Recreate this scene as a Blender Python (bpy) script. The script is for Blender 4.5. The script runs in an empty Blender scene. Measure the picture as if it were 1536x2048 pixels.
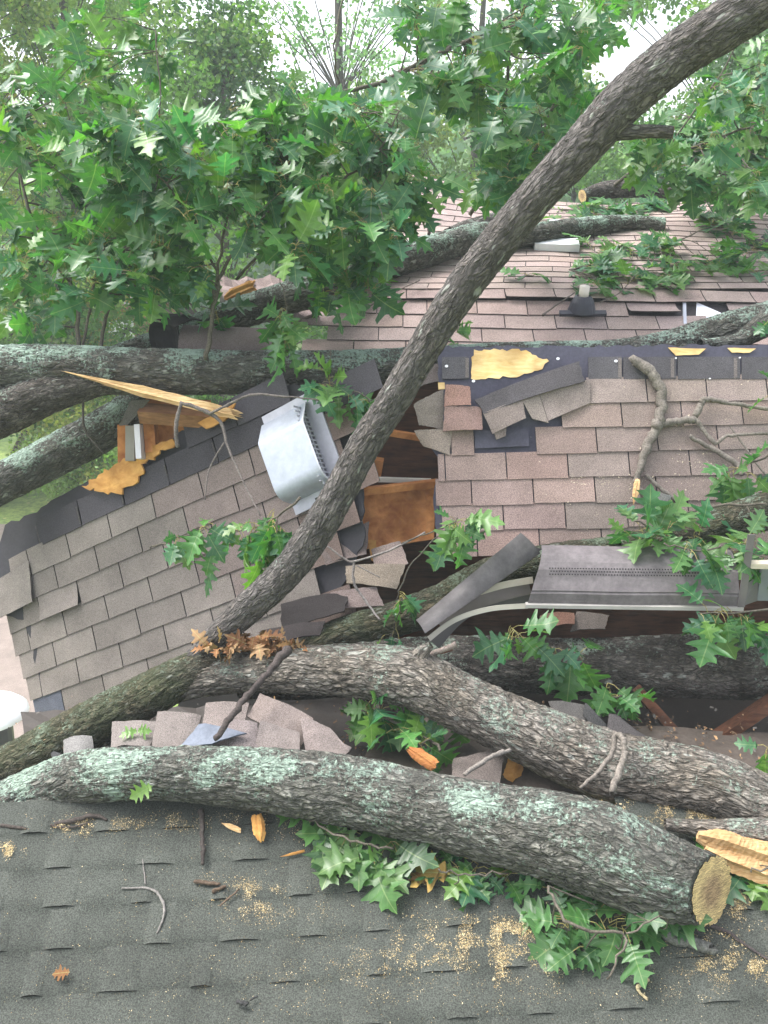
import bpy, math, random
import numpy as np
from mathutils import Vector

random.seed(7); RNG = np.random.default_rng(7)
sc = bpy.context.scene
COL = sc.collection
# ------------------------------------------------------------------ camera, sky, sun, exposure
PITCH = math.radians(18.0); FPX = 1700.0; CAM = np.array([0.0, 0.0, 4.6])
RGT = np.array([1.0, 0, 0]); UPV = np.array([0, math.sin(PITCH), math.cos(PITCH)]); FWD = np.array([0, math.cos(PITCH), -math.sin(PITCH)])
cd = bpy.data.cameras.new('camera'); cam = bpy.data.objects.new('camera', cd); COL.objects.link(cam)
cam.location = CAM; cam.rotation_euler = (math.pi/2 - PITCH, 0, 0)
cd.sensor_fit = 'VERTICAL'; cd.sensor_height = 36; cd.lens = 36*FPX/2048; cd.clip_end = 2000; cd.clip_start = 0.05
sc.camera = cam
W = bpy.data.worlds.new('World'); sc.world = W; W.use_nodes = True
wn = W.node_tree; bgn = wn.nodes['Background']
sky = wn.nodes.new('ShaderNodeTexSky'); sky.sky_type = 'NISHITA'; sky.sun_disc = False
SUN_EL, SUN_AZ = 60.0, 285.0
sky.sun_elevation = math.radians(SUN_EL); sky.sun_rotation = math.radians(SUN_AZ)
sky.air_density = 1.0; sky.dust_density = 5.0; sky.ozone_density = 1.0
hs = wn.nodes.new('ShaderNodeHueSaturation'); hs.inputs['Saturation'].default_value = 0.35
wn.links.new(sky.outputs[0], hs.inputs['Color']); wn.links.new(hs.outputs[0], bgn.inputs['Color'])
bgn.inputs['Strength'].default_value = 0.15
sl = bpy.data.lights.new('sun', 'SUN'); sl.energy = 0.9; sl.angle = math.radians(30); sl.color = (1, 0.985, 0.955)
so = bpy.data.objects.new('sun', sl); COL.objects.link(so)
az = math.radians(SUN_AZ); el = math.radians(SUN_EL)
sd = Vector((math.sin(az)*math.cos(el), math.cos(az)*math.cos(el), math.sin(el)))
so.rotation_euler = sd.to_track_quat('Z', 'Y').to_euler(); so.location = (0, 0, 20)
sc.view_settings.view_transform = 'Standard'; sc.view_settings.look = 'None'
sc.view_settings.gamma = 1.0; sc.view_settings.exposure = 1.95
sc.cycles.max_bounces = 6; sc.cycles.transparent_max_bounces = 6

# ------------------------------------------------------------------ helpers
def P(px, py, d):
    return CAM + RGT*((px-768)/FPX*d) + UPV*((1024-py)/FPX*d) + FWD*d
def ray(px, py):
    v = RGT*((px-768)/FPX) + UPV*((1024-py)/FPX) + FWD
    return v
def unit(v):
    v = np.asarray(v, float); return v/np.linalg.norm(v)
def toplane(px, py, O, N, off=0.0):
    r = ray(px, py); t = np.dot(O + N*off - CAM, N)/np.dot(r, N); return CAM + r*t
def project(p):
    q = np.asarray(p) - CAM; d = q@FWD
    return 768 + q@RGT/d*FPX, 1024 - q@UPV/d*FPX
def inpoly(x, y, poly):
    c = False; n = len(poly)
    for i in range(n):
        x1, y1 = poly[i]; x2, y2 = poly[i-1]
        if (y1 > y) != (y2 > y) and x < (x2-x1)*(y-y1)/(y2-y1)+x1: c = not c
    return c
_perm = RNG.permutation(256); _perm = np.concatenate([_perm, _perm, _perm])
_grad = RNG.normal(size=(256, 3)); _grad /= np.linalg.norm(_grad, axis=1)[:, None]
def noise(p, s=1.0, oct=1, seed=0):
    p = np.asarray(p, float)*s + seed*17.31
    out = np.zeros(len(p)); a = 1.0
    for o in range(oct):
        i = np.floor(p).astype(int); f = p - i; w = f*f*f*(f*(f*6-15)+10); i = i & 255
        acc = 0
        for dx in (0, 1):
            for dy in (0, 1):
                for dz in (0, 1):
                    h = _perm[_perm[_perm[(i[:, 0]+dx) & 255]+((i[:, 1]+dy) & 255)]+((i[:, 2]+dz) & 255)]
                    g = _grad[h]; dd = ((f-np.array([dx, dy, dz]))*g).sum(1)
                    ww = (w[:, 0] if dx else 1-w[:, 0])*(w[:, 1] if dy else 1-w[:, 1])*(w[:, 2] if dz else 1-w[:, 2])
                    acc = acc + dd*ww
        out += acc*a; a *= 0.5; p = p*2.03
    return out*1.6

def mesh(name, verts, faces, mat, parent=None, cols=None, uv=None, smooth=False, attr=None):
    me = bpy.data.meshes.new(name)
    verts = np.asarray(verts, dtype=np.float64)
    loc = np.array(parent['_loc']) if parent is not None and '_loc' in parent else np.zeros(3)
    if isinstance(faces, np.ndarray):
        nf, k = faces.shape
        me.vertices.add(len(verts)); me.vertices.foreach_set('co', (verts).astype(np.float32).ravel())
        me.loops.add(nf*k); me.loops.foreach_set('vertex_index', faces.astype(np.int32).ravel())
        me.polygons.add(nf); me.polygons.foreach_set('loop_start', np.arange(0, nf*k, k, dtype=np.int32))
        me.update(calc_edges=True); me.validate()
    else:
        me.from_pydata(verts.tolist(), [], faces); me.update()
    if cols is not None:
        a = me.color_attributes.new('Col', 'FLOAT_COLOR', 'POINT')
        c = np.ones((len(verts), 4), np.float32); c[:, :3] = cols; a.data.foreach_set('color', c.ravel())
    if attr is not None:
        a = me.attributes.new('bk', 'FLOAT_VECTOR', 'POINT'); a.data.foreach_set('vector', np.asarray(attr, np.float32).ravel())
    if smooth:
        me.polygons.foreach_set('use_smooth', np.ones(len(me.polygons), bool))
    me.materials.append(mat)
    o = bpy.data.objects.new(name, me); COL.objects.link(o)
    if parent is not None:
        o.parent = parent
        r = parent
        while r is not None:
            if '_loc' in r: o.location = -np.array(r['_loc']); break
            r = None
        if parent.parent is not None: o.location = (0, 0, 0)
    return o
def thing(name, label, cat, loc=(0, 0, 0), group=None):
    o = bpy.data.objects.new(name, None); COL.objects.link(o); o.location = tuple(loc); o['_loc'] = [float(x) for x in loc]
    o['label'] = label; o['category'] = cat
    if group: o['group'] = group
    o.empty_display_size = 0.1
    return o
def tag(o, label, cat, group=None, kind=None):
    o['label'] = label; o['category'] = cat
    if group: o['group'] = group
    if kind: o['kind'] = kind
    return o

class MB:
    def __init__(s): s.v = []; s.f = []; s.c = []
    def add(s, vs, fs, col=(1, 1, 1)):
        b = len(s.v); s.v.extend([tuple(v) for v in vs]); s.f.extend([tuple(b+i for i in f) for f in fs])
        s.c.extend([col]*len(vs) if not isinstance(col, list) else col)
    def box(s, O, A, B, C, col=(1, 1, 1)):
        O, A, B, C = map(np.asarray, (O, A, B, C))
        vs = [O, O+A, O+A+B, O+B, O+C, O+A+C, O+A+B+C, O+B+C]
        s.add(vs, [(0, 3, 2, 1), (4, 5, 6, 7), (0, 1, 5, 4), (1, 2, 6, 5), (2, 3, 7, 6), (3, 0, 4, 7)], col)
    def beam(s, p, q, w, h, up=(0, 0, 1), col=(1, 1, 1)):
        p = np.asarray(p); q = np.asarray(q); d = unit(q-p); side = unit(np.cross(d, up)); u = np.cross(side, d)
        s.box(p-side*w/2-u*h/2, q-p, side*w, u*h, col)
    def tube(s, pts, rads, n=6, col=(1, 1, 1), cap=True):
        pts = [np.asarray(p, float) for p in pts]; t0 = unit(pts[1]-pts[0])
        a = np.cross(t0, (0.3, 0.5, 0.81)); a = unit(a); vs = []
        for i, p in enumerate(pts):
            t = unit(pts[min(i+1, len(pts)-1)]-pts[max(i-1, 0)]); a = unit(a - t*(a@t)); b = np.cross(t, a)
            for k in range(n):
                th = 2*math.pi*k/n; vs.append(p+(a*math.cos(th)+b*math.sin(th))*rads[i])
        fs = []
        for i in range(len(pts)-1):
            for k in range(n):
                k2 = (k+1) % n; fs.append((i*n+k, i*n+k2, (i+1)*n+k2, (i+1)*n+k))
        if cap: fs.append(tuple(range(n-1, -1, -1))); fs.append(tuple((len(pts)-1)*n+k for k in range(n)))
        s.add(vs, fs, col)
    def build(s, name, mat, parent=None, smooth=False):
        return mesh(name, s.v, s.f, mat, parent, cols=np.array(s.c), smooth=smooth)

def spline(pts, step=None, n=None):
    P_ = np.array(pts, float); m = len(P_); out = []
    for i in range(m-1):
        p0 = P_[max(i-1, 0)]; p1 = P_[i]; p2 = P_[i+1]; p3 = P_[min(i+2, m-1)]
        L = np.linalg.norm((p2-p1)[:3]); k = max(2, int(L/step)) if step else n
        for t in np.linspace(0, 1, k, endpoint=False):
            out.append(0.5*((2*p1)+(-p0+p2)*t+(2*p0-5*p1+4*p2-p3)*t*t+(-p0+3*p1-3*p2+p3)*t**3))
    out.append(P_[-1]); return np.array(out)

# ------------------------------------------------------------------ materials
def newmat(name):
    m = bpy.data.materials.new(name); m.use_nodes = True; nt = m.node_tree
    return m, nt, nt.nodes, nt.links, nt.nodes['Principled BSDF']
def nd(N, t, **kw):
    n = N.new(t)
    for k, v in kw.items():
        if k in n.inputs: n.inputs[k].default_value = v
        else: setattr(n, k, v)
    return n
def ramp(N, a, b, ca=(0, 0, 0, 1), cb=(1, 1, 1, 1)):
    r = N.new('ShaderNodeValToRGB'); r.color_ramp.elements[0].position = a; r.color_ramp.elements[1].position = b
    r.color_ramp.elements[0].color = ca; r.color_ramp.elements[1].color = cb; return r
def mix(N, L, fac, a, b, mode='MIX'):
    m = N.new('ShaderNodeMix'); m.data_type = 'RGBA'; m.blend_type = mode
    for sock, val in ((m.inputs[0], fac), (m.inputs[6], a), (m.inputs[7], b)):
        if hasattr(val, 'is_output') or isinstance(val, bpy.types.NodeSocket): L.new(val, sock)
        elif isinstance(val, (int, float)): sock.default_value = val
        else: sock.default_value = tuple(val)+(1,) if len(val) == 3 else val
    return m.outputs[2]
def math_(N, L, op, a, b=None):
    m = N.new('ShaderNodeMath'); m.operation = op
    for i, v in enumerate((a, b)):
        if v is None: continue
        if isinstance(v, bpy.types.NodeSocket): L.new(v, m.inputs[i])
        else: m.inputs[i].default_value = v
    return m.outputs[0]

def bark_mat(name, dark, light, lichen, lichen_col=(0.30, 0.42, 0.34), scale=42, moss=0.0, brown=(0.16, 0.12, 0.085)):
    m, nt, N, L, B = newmat(name)
    at = nd(N, 'ShaderNodeAttribute', attribute_name='bk')
    mp = nd(N, 'ShaderNodeMapping'); mp.inputs['Scale'].default_value = (1, 1, 0.34); L.new(at.outputs['Vector'], mp.inputs['Vector'])
    dn = nd(N, 'ShaderNodeTexNoise', Scale=26.0, Detail=3.0); L.new(mp.outputs[0], dn.inputs['Vector'])
    sub = nd(N, 'ShaderNodeVectorMath', operation='MULTIPLY_ADD'); L.new(dn.outputs['Color'], sub.inputs[0])
    sub.inputs[1].default_value = (0.075, 0.075, 0.05); L.new(mp.outputs[0], sub.inputs[2])
    vo = nd(N, 'ShaderNodeTexVoronoi', feature='DISTANCE_TO_EDGE', Scale=float(scale)); L.new(sub.outputs[0], vo.inputs['Vector'])
    vr = ramp(N, 0.0, 0.17); L.new(vo.outputs['Distance'], vr.inputs[0])
    vo2 = nd(N, 'ShaderNodeTexVoronoi', feature='DISTANCE_TO_EDGE', Scale=float(scale)*2.3); L.new(sub.outputs[0], vo2.inputs['Vector'])
    vr2 = ramp(N, 0.0, 0.22, (.25, .25, .25, 1)); L.new(vo2.outputs['Distance'], vr2.inputs[0])
    nm_ = nd(N, 'ShaderNodeTexNoise', Scale=14.0, Detail=3.0); L.new(at.outputs['Vector'], nm_.inputs['Vector']); rm_ = ramp(N, .40, .60); L.new(nm_.outputs[0], rm_.inputs[0])
    crk = mix(N, L, rm_.outputs[0], vr.outputs[0], vr2.outputs[0]); crk = mix(N, L, .5, crk, mix(N, L, 1.0, vr.outputs[0], vr2.outputs[0], 'MULTIPLY'))
    n2 = nd(N, 'ShaderNodeTexNoise', Scale=9.0, Detail=6.0, Roughness=0.65); L.new(at.outputs['Vector'], n2.inputs['Vector'])
    n3 = nd(N, 'ShaderNodeTexNoise', Scale=110.0, Detail=4.0, Roughness=0.7); L.new(mp.outputs[0], n3.inputs['Vector'])
    r2 = ramp(N, 0.38, 0.62); L.new(n2.outputs[0], r2.inputs[0])
    plate = mix(N, L, r2.outputs[0], light, brown)
    r3 = ramp(N, 0.36, 0.66, (0.60, 0.60, 0.60, 1), (1.45, 1.44, 1.42, 1)); L.new(n3.outputs[0], r3.inputs[0])
    plate = mix(N, L, 1.0, plate, r3.outputs[0], 'MULTIPLY')
    base = mix(N, L, crk, dark, plate)
    # small pale crust spots
    vs = nd(N, 'ShaderNodeTexVoronoi', feature='F1', Scale=26.0, Randomness=1.0); L.new(sub.outputs[0], vs.inputs['Vector'])
    sp = ramp(N, 0.16, 0.24, (1, 1, 1, 1), (0, 0, 0, 1)); L.new(vs.outputs['Distance'], sp.inputs[0])
    cs = nd(N, 'ShaderNodeSeparateColor'); L.new(vs.outputs['Color'], cs.inputs[0])
    pick = math_(N, L, 'GREATER_THAN', cs.outputs[0], 0.50)
    base = mix(N, L, math_(N, L, 'MULTIPLY', math_(N, L, 'MULTIPLY', sp.outputs[0], pick), 0.55), base, (0.42, 0.44, 0.40))
    # lichen: blotches, favouring the upper side where it grew
    n4 = nd(N, 'ShaderNodeTexNoise', Scale=5.5, Detail=4.0, Roughness=0.6); L.new(at.outputs['Vector'], n4.inputs['Vector'])
    n5 = nd(N, 'ShaderNodeTexNoise', Scale=75.0, Detail=5.0, Roughness=0.75); L.new(at.outputs['Vector'], n5.inputs['Vector'])
    lr0 = nd(N, 'ShaderNodeAttribute', attribute_name='Col'); sx = nd(N, 'ShaderNodeSeparateColor'); L.new(lr0.outputs['Color'], sx.inputs[0])
    s = math_(N, L, 'ADD', math_(N, L, 'MULTIPLY', n4.outputs[0], 1.0), math_(N, L, 'MULTIPLY', n5.outputs[0], 1.1))
    s = math_(N, L, 'ADD', s, math_(N, L, 'MULTIPLY', sx.outputs[0], 0.32))
    lr = ramp(N, 0.0, 1.0); L.new(math_(N, L, 'MULTIPLY', math_(N, L, 'SUBTRACT', s, 1.62-0.25*lichen), 11.0), lr.inputs[0])
    lc = mix(N, L, n5.outputs[0], lichen_col, (0.36, 0.42, 0.36))
    col = mix(N, L, math_(N, L, 'MULTIPLY', lr.outputs[0], 0.85), base, lc)
    if moss > 0:
        mr = ramp(N, 0.5-0.2*moss, 0.62); n6 = nd(N, 'ShaderNodeTexNoise', Scale=4.0, Detail=5.0); L.new(at.outputs['Vector'], n6.inputs['Vector']); L.new(n6.outputs[0], mr.inputs[0])
        col = mix(N, L, math_(N, L, 'MULTIPLY', mr.outputs[0], 0.5), col, (0.06, 0.085, 0.035))
    L.new(col, B.inputs['Base Color']); B.inputs['Roughness'].default_value = 0.88; B.inputs['Specular IOR Level'].default_value = 0.25
    h = math_(N, L, 'ADD', math_(N, L, 'MULTIPLY', crk, 1.2), math_(N, L, 'MULTIPLY', n3.outputs[0], 0.8))
    h = math_(N, L, 'ADD', h, math_(N, L, 'MULTIPLY', lr.outputs[0], 0.25))
    bp = nd(N, 'ShaderNodeBump', Strength=1.0, Distance=0.013); L.new(h, bp.inputs['Height']); L.new(bp.outputs[0], B.inputs['Normal'])
    return m
M = {}
M['bark_front'] = bark_mat('bark_front', (0.05, 0.05, 0.044), (0.20, 0.20, 0.178), 1.1, (0.24, 0.37, 0.29), 29, brown=(0.135, 0.128, 0.11))
M['bark_mid'] = bark_mat('bark_mid', (0.055, 0.048, 0.040), (0.30, 0.275, 0.245), 0.80, (0.28, 0.37, 0.29), 27, brown=(0.22, 0.19, 0.155))
M['bark_lean'] = bark_mat('bark_lean', (0.05, 0.046, 0.044), (0.165, 0.152, 0.148), 0.45, (0.36, 0.42, 0.38), 27, brown=(0.135, 0.118, 0.11))
M['bark_back'] = bark_mat('bark_back', (0.042, 0.042, 0.038), (0.185, 0.188, 0.168), 1.3, (0.26, 0.42, 0.34), 27, brown=(0.09, 0.08, 0.066))
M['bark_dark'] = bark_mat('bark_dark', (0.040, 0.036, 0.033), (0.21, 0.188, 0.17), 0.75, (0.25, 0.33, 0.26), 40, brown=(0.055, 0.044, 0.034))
M['bark_moss'] = bark_mat('bark_moss', (0.018, 0.017, 0.012), (0.115, 0.105, 0.085), 0.75, (0.22, 0.32, 0.20), 40, moss=0.8)

def col_mat(name, rough=0.9, spec=0.2, gran=0.0, gscale=420.0, stain=0.35, bump=0.0, metal=0.0, sscale=3.0):
    m, nt, N, L, B = newmat(name)
    at = nd(N, 'ShaderNodeAttribute', attribute_name='Col'); tc = nd(N, 'ShaderNodeTexCoord')
    c = at.outputs['Color']
    n1 = nd(N, 'ShaderNodeTexNoise', Scale=sscale, Detail=6.0, Roughness=0.65); L.new(tc.outputs['Object'], n1.inputs['Vector'])
    r1 = ramp(N, 0.3, 0.7, (1-stain,)*3+(1,), (1+stain*0.5,)*3+(1,)); L.new(n1.outputs[0], r1.inputs[0])
    c = mix(N, L, 1.0, c, r1.outputs[0], 'MULTIPLY')
    if gran > 0:
        n2 = nd(N, 'ShaderNodeTexNoise', Scale=gscale, Detail=2.0, Roughness=0.8); L.new(tc.outputs['Object'], n2.inputs['Vector'])
        r2 = ramp(N, 0.36, 0.64, (1-gran,)*3+(1,), (1+gran,)*3+(1,)); L.new(n2.outputs[0], r2.inputs[0])
        c = mix(N, L, 1.0, c, r2.outputs[0], 'MULTIPLY')
        if bump > 0:
            bp = nd(N, 'ShaderNodeBump', Strength=bump, Distance=0.002); L.new(n2.outputs[0], bp.inputs['Height']); L.new(bp.outputs[0], B.inputs['Normal'])
    L.new(c, B.inputs['Base Color']); B.inputs['Roughness'].default_value = rough; B.inputs['Specular IOR Level'].default_value = spec; B.inputs['Metallic'].default_value = metal
    return m
M['shingle'] = col_mat('shingle', 0.95, 0.12, gran=0.42, gscale=260.0, stain=0.22, bump=0.7, sscale=4.5)
M['shingle_near'] = col_mat('shingle_near', 0.93, 0.15, gran=0.5, gscale=230.0, stain=0.28, bump=0.9, sscale=3.2)
M['felt'] = col_mat('felt', 0.75, 0.3, gran=0.12, gscale=60, stain=0.3)
M['plain'] = col_mat('plain', 0.7, 0.3, stain=0.25)
M['metal'] = col_mat('metal', 0.48, 0.5, gran=.05, gscale=25, stain=0.16, metal=0.3, sscale=7)
M['paint'] = col_mat('paint', 0.45, 0.4, stain=0.18, sscale=6)
M['dull'] = col_mat('dull', 0.6, 0.3, gran=.12, gscale=40, stain=0.35, sscale=9)
M['chips'] = col_mat('chips', 0.9, 0.1, stain=0.2)
M['twig'] = col_mat('twig', 0.85, 0.2, gran=0.35, gscale=120, stain=0.35, sscale=9)

def wood_mat(name, a, b, scale=14.0, ax=(1, 9, 9)):
    m, nt, N, L, B = newmat(name); tc = nd(N, 'ShaderNodeTexCoord')
    mp = nd(N, 'ShaderNodeMapping'); mp.inputs['Scale'].default_value = ax; L.new(tc.outputs['Object'], mp.inputs['Vector'])
    n1 = nd(N, 'ShaderNodeTexNoise', Scale=scale, Detail=5.0, Roughness=0.6, Distortion=0.6); L.new(mp.outputs[0], n1.inputs['Vector'])
    r = ramp(N, 0.32, 0.68, a+(1,), b+(1,)); L.new(n1.outputs[0], r.inputs[0])
    n2 = nd(N, 'ShaderNodeTexNoise', Scale=5.0, Detail=4.0); L.new(tc.outputs['Object'], n2.inputs['Vector'])
    r2 = ramp(N, 0.35, 0.65, (0.6, 0.55, 0.5, 1), (1.1, 1.1, 1.1, 1)); L.new(n2.outputs[0], r2.inputs[0])
    c = mix(N, L, 1.0, r.outputs[0], r2.outputs[0], 'MULTIPLY')
    L.new(c, B.inputs['Base Color']); B.inputs['Roughness'].default_value = 0.8; B.inputs['Specular IOR Level'].default_value = 0.2
    bp = nd(N, 'ShaderNodeBump', Strength=0.5, Distance=0.004); L.new(n1.outputs[0], bp.inputs['Height']); L.new(bp.outputs[0], B.inputs['Normal'])
    return m
M['ply'] = wood_mat('ply', (0.42, 0.20, 0.055), (0.60, 0.34, 0.11), 6, (2, 5, 5))
M['ply_bright'] = wood_mat('ply_bright', (0.66, 0.44, 0.17), (0.85, 0.64, 0.33), 6, (2, 5, 9))
M['ply_red'] = wood_mat('ply_red', (0.38, 0.14, 0.05), (0.68, 0.31, 0.11), 5, (3, 3, 3))
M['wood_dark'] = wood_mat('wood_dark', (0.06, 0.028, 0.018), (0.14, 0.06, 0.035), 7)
M['rafter'] = wood_mat('rafter', (0.20, 0.10, 0.05), (0.36, 0.19, 0.10), 10)
M['splinter'] = wood_mat('splinter', (0.50, 0.30, 0.13), (0.80, 0.58, 0.33), 16)

def leaf_mat(name, trans=0.46, rough=0.38, spec=0.5, vein=True):
    m, nt, N, L, B = newmat(name)
    at = nd(N, 'ShaderNodeAttribute', attribute_name='Col'); c = at.outputs['Color']
    if vein:
        bk = nd(N, 'ShaderNodeAttribute', attribute_name='bk'); sp = nd(N, 'ShaderNodeSeparateXYZ'); L.new(bk.outputs['Vector'], sp.inputs[0])
        ay = math_(N, L, 'ABSOLUTE', sp.outputs[1]); mid = math_(N, L, 'LESS_THAN', ay, 0.011)
        w = math_(N, L, 'SUBTRACT', sp.outputs[0], math_(N, L, 'MULTIPLY', ay, 0.95))
        fr = math_(N, L, 'FRACT', math_(N, L, 'MULTIPLY', w, 7.0)); sv = math_(N, L, 'LESS_THAN', fr, 0.07)
        v = math_(N, L, 'MAXIMUM', mid, math_(N, L, 'MULTIPLY', sv, 0.45))
        c = mix(N, L, math_(N, L, 'MULTIPLY', v, 0.36), c, (0.36, 0.46, 0.20))
    n1 = nd(N, 'ShaderNodeTexNoise', Scale=30.0, Detail=2.0); r1 = ramp(N, 0.3, 0.7, (0.82,)*3+(1,), (1.15,)*3+(1,)); L.new(n1.outputs[0], r1.inputs[0])
    tc = nd(N, 'ShaderNodeTexCoord'); L.new(tc.outputs['Object'], n1.inputs['Vector'])
    c = mix(N, L, 1.0, c, r1.outputs[0], 'MULTIPLY')
    L.new(c, B.inputs['Base Color']); B.inputs['Roughness'].default_value = rough; B.inputs['Specular IOR Level'].default_value = spec
    tr = nd(N, 'ShaderNodeBsdfTranslucent'); tcx = mix(N, L, 1.0, c, (1.15, 1.4, 0.55), 'MULTIPLY'); L.new(tcx, tr.inputs['Color'])
    ms = nd(N, 'ShaderNodeMixShader', Fac=trans); L.new(B.outputs[0], ms.inputs[1]); L.new(tr.outputs[0], ms.inputs[2])
    L.new(ms.outputs[0], N['Material Output'].inputs['Surface'])
    return m
M['leaf'] = leaf_mat('leaf', .44, .36, .6); M['leaf_far'] = leaf_mat('leaf_far', 0.45, 0.5, 0.4, False)
M['leaf_dead'] = leaf_mat('leaf_dead', 0.15, 0.8, 0.2)

def cut_mat():
    m, nt, N, L, B = newmat('cut_wood'); at = nd(N, 'ShaderNodeAttribute', attribute_name='bk')
    n = nd(N, 'ShaderNodeTexNoise', Scale=9.0, Detail=3.0); L.new(at.outputs['Vector'], n.inputs['Vector'])
    ln = nd(N, 'ShaderNodeVectorMath', operation='LENGTH'); L.new(at.outputs['Vector'], ln.inputs[0])
    rr = math_(N, L, 'ADD', ln.outputs['Value'], math_(N, L, 'MULTIPLY', n.outputs[0], 0.25))
    hr = ramp(N, 0.45, 0.82, (0.34, 0.24, 0.15, 1), (0.60, 0.47, 0.26, 1)); L.new(rr, hr.inputs[0])
    ringv = math_(N, L, 'SINE', math_(N, L, 'MULTIPLY', rr, 70.0)); rg = ramp(N, 0.0, 1.0, (0.82, 0.78, 0.74, 1), (1.08, 1.05, 1.0, 1)); L.new(ringv, rg.inputs[0])
    c = mix(N, L, 1.0, hr.outputs[0], rg.outputs[0], 'MULTIPLY')
    mp = nd(N, 'ShaderNodeMapping'); mp.inputs['Scale'].default_value = (1.5, 26, 1); mp.inputs['Rotation'].default_value = (0, 0, 0.9); L.new(at.outputs['Vector'], mp.inputs['Vector'])
    s = nd(N, 'ShaderNodeTexNoise', Scale=2.0, Detail=2.0); L.new(mp.outputs[0], s.inputs['Vector'])
    sr = ramp(N, 0.38, 0.62, (0.42, 0.40, 0.38, 1), (1.35, 1.32, 1.2, 1)); L.new(s.outputs[0], sr.inputs[0])
    c = mix(N, L, 1.0, c, sr.outputs[0], 'MULTIPLY')
    L.new(c, B.inputs['Base Color']); B.inputs['Roughness'].default_value = 0.85
    return m
M['cut'] = cut_mat()
def grass_mat():
    m, nt, N, L, B = newmat('lawn'); tc = nd(N, 'ShaderNodeTexCoord')
    n1 = nd(N, 'ShaderNodeTexNoise', Scale=0.5, Detail=8.0, Roughness=0.7); L.new(tc.outputs['Object'], n1.inputs['Vector'])
    n2 = nd(N, 'ShaderNodeTexNoise', Scale=9.0, Detail=5.0, Roughness=0.8); L.new(tc.outputs['Object'], n2.inputs['Vector'])
    r = ramp(N, 0.38, 0.62, (0.11, 0.19, 0.045, 1), (0.26, 0.34, 0.10, 1)); L.new(n1.outputs[0], r.inputs[0])
    r2 = ramp(N, 0.4, 0.6, (0.6, 0.65, 0.6, 1), (1.25, 1.2, 1.1, 1)); L.new(n2.outputs[0], r2.inputs[0])
    vo = nd(N, 'ShaderNodeTexVoronoi', Scale=3.5); L.new(tc.outputs['Object'], vo.inputs['Vector'])
    sp = ramp(N, 0.10, 0.14, (1, 1, 1, 1), (0, 0, 0, 1)); L.new(vo.outputs['Distance'], sp.inputs[0])
    c = mix(N, L, 1.0, r.outputs[0], r2.outputs[0], 'MULTIPLY'); c = mix(N, L, sp.outputs[0], c, (0.42, 0.38, 0.16))
    L.new(c, B.inputs['Base Color']); B.inputs['Roughness'].default_value = 0.9; return m
M['lawn'] = grass_mat()

# ------------------------------------------------------------------ ground and setting
mb = MB(); mb.add([(-400, -300, 0), (400, -300, 0), (400, 600, 0), (-400, 600, 0)], [(0, 1, 2, 3)]); g = mb.build('ground', M['lawn']); g['kind'] = 'structure'
mb = MB(); mb.add([(-16, 2.0, 0.004), (-3.4, 2.0, 0.004), (-3.4, 13.5, 0.004), (-16, 13.5, 0.004)], [(0, 1, 2, 3)], (0.24, 0.20, 0.18)); g = mb.build('driveway', M['shingle']); g['kind'] = 'structure'

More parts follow.
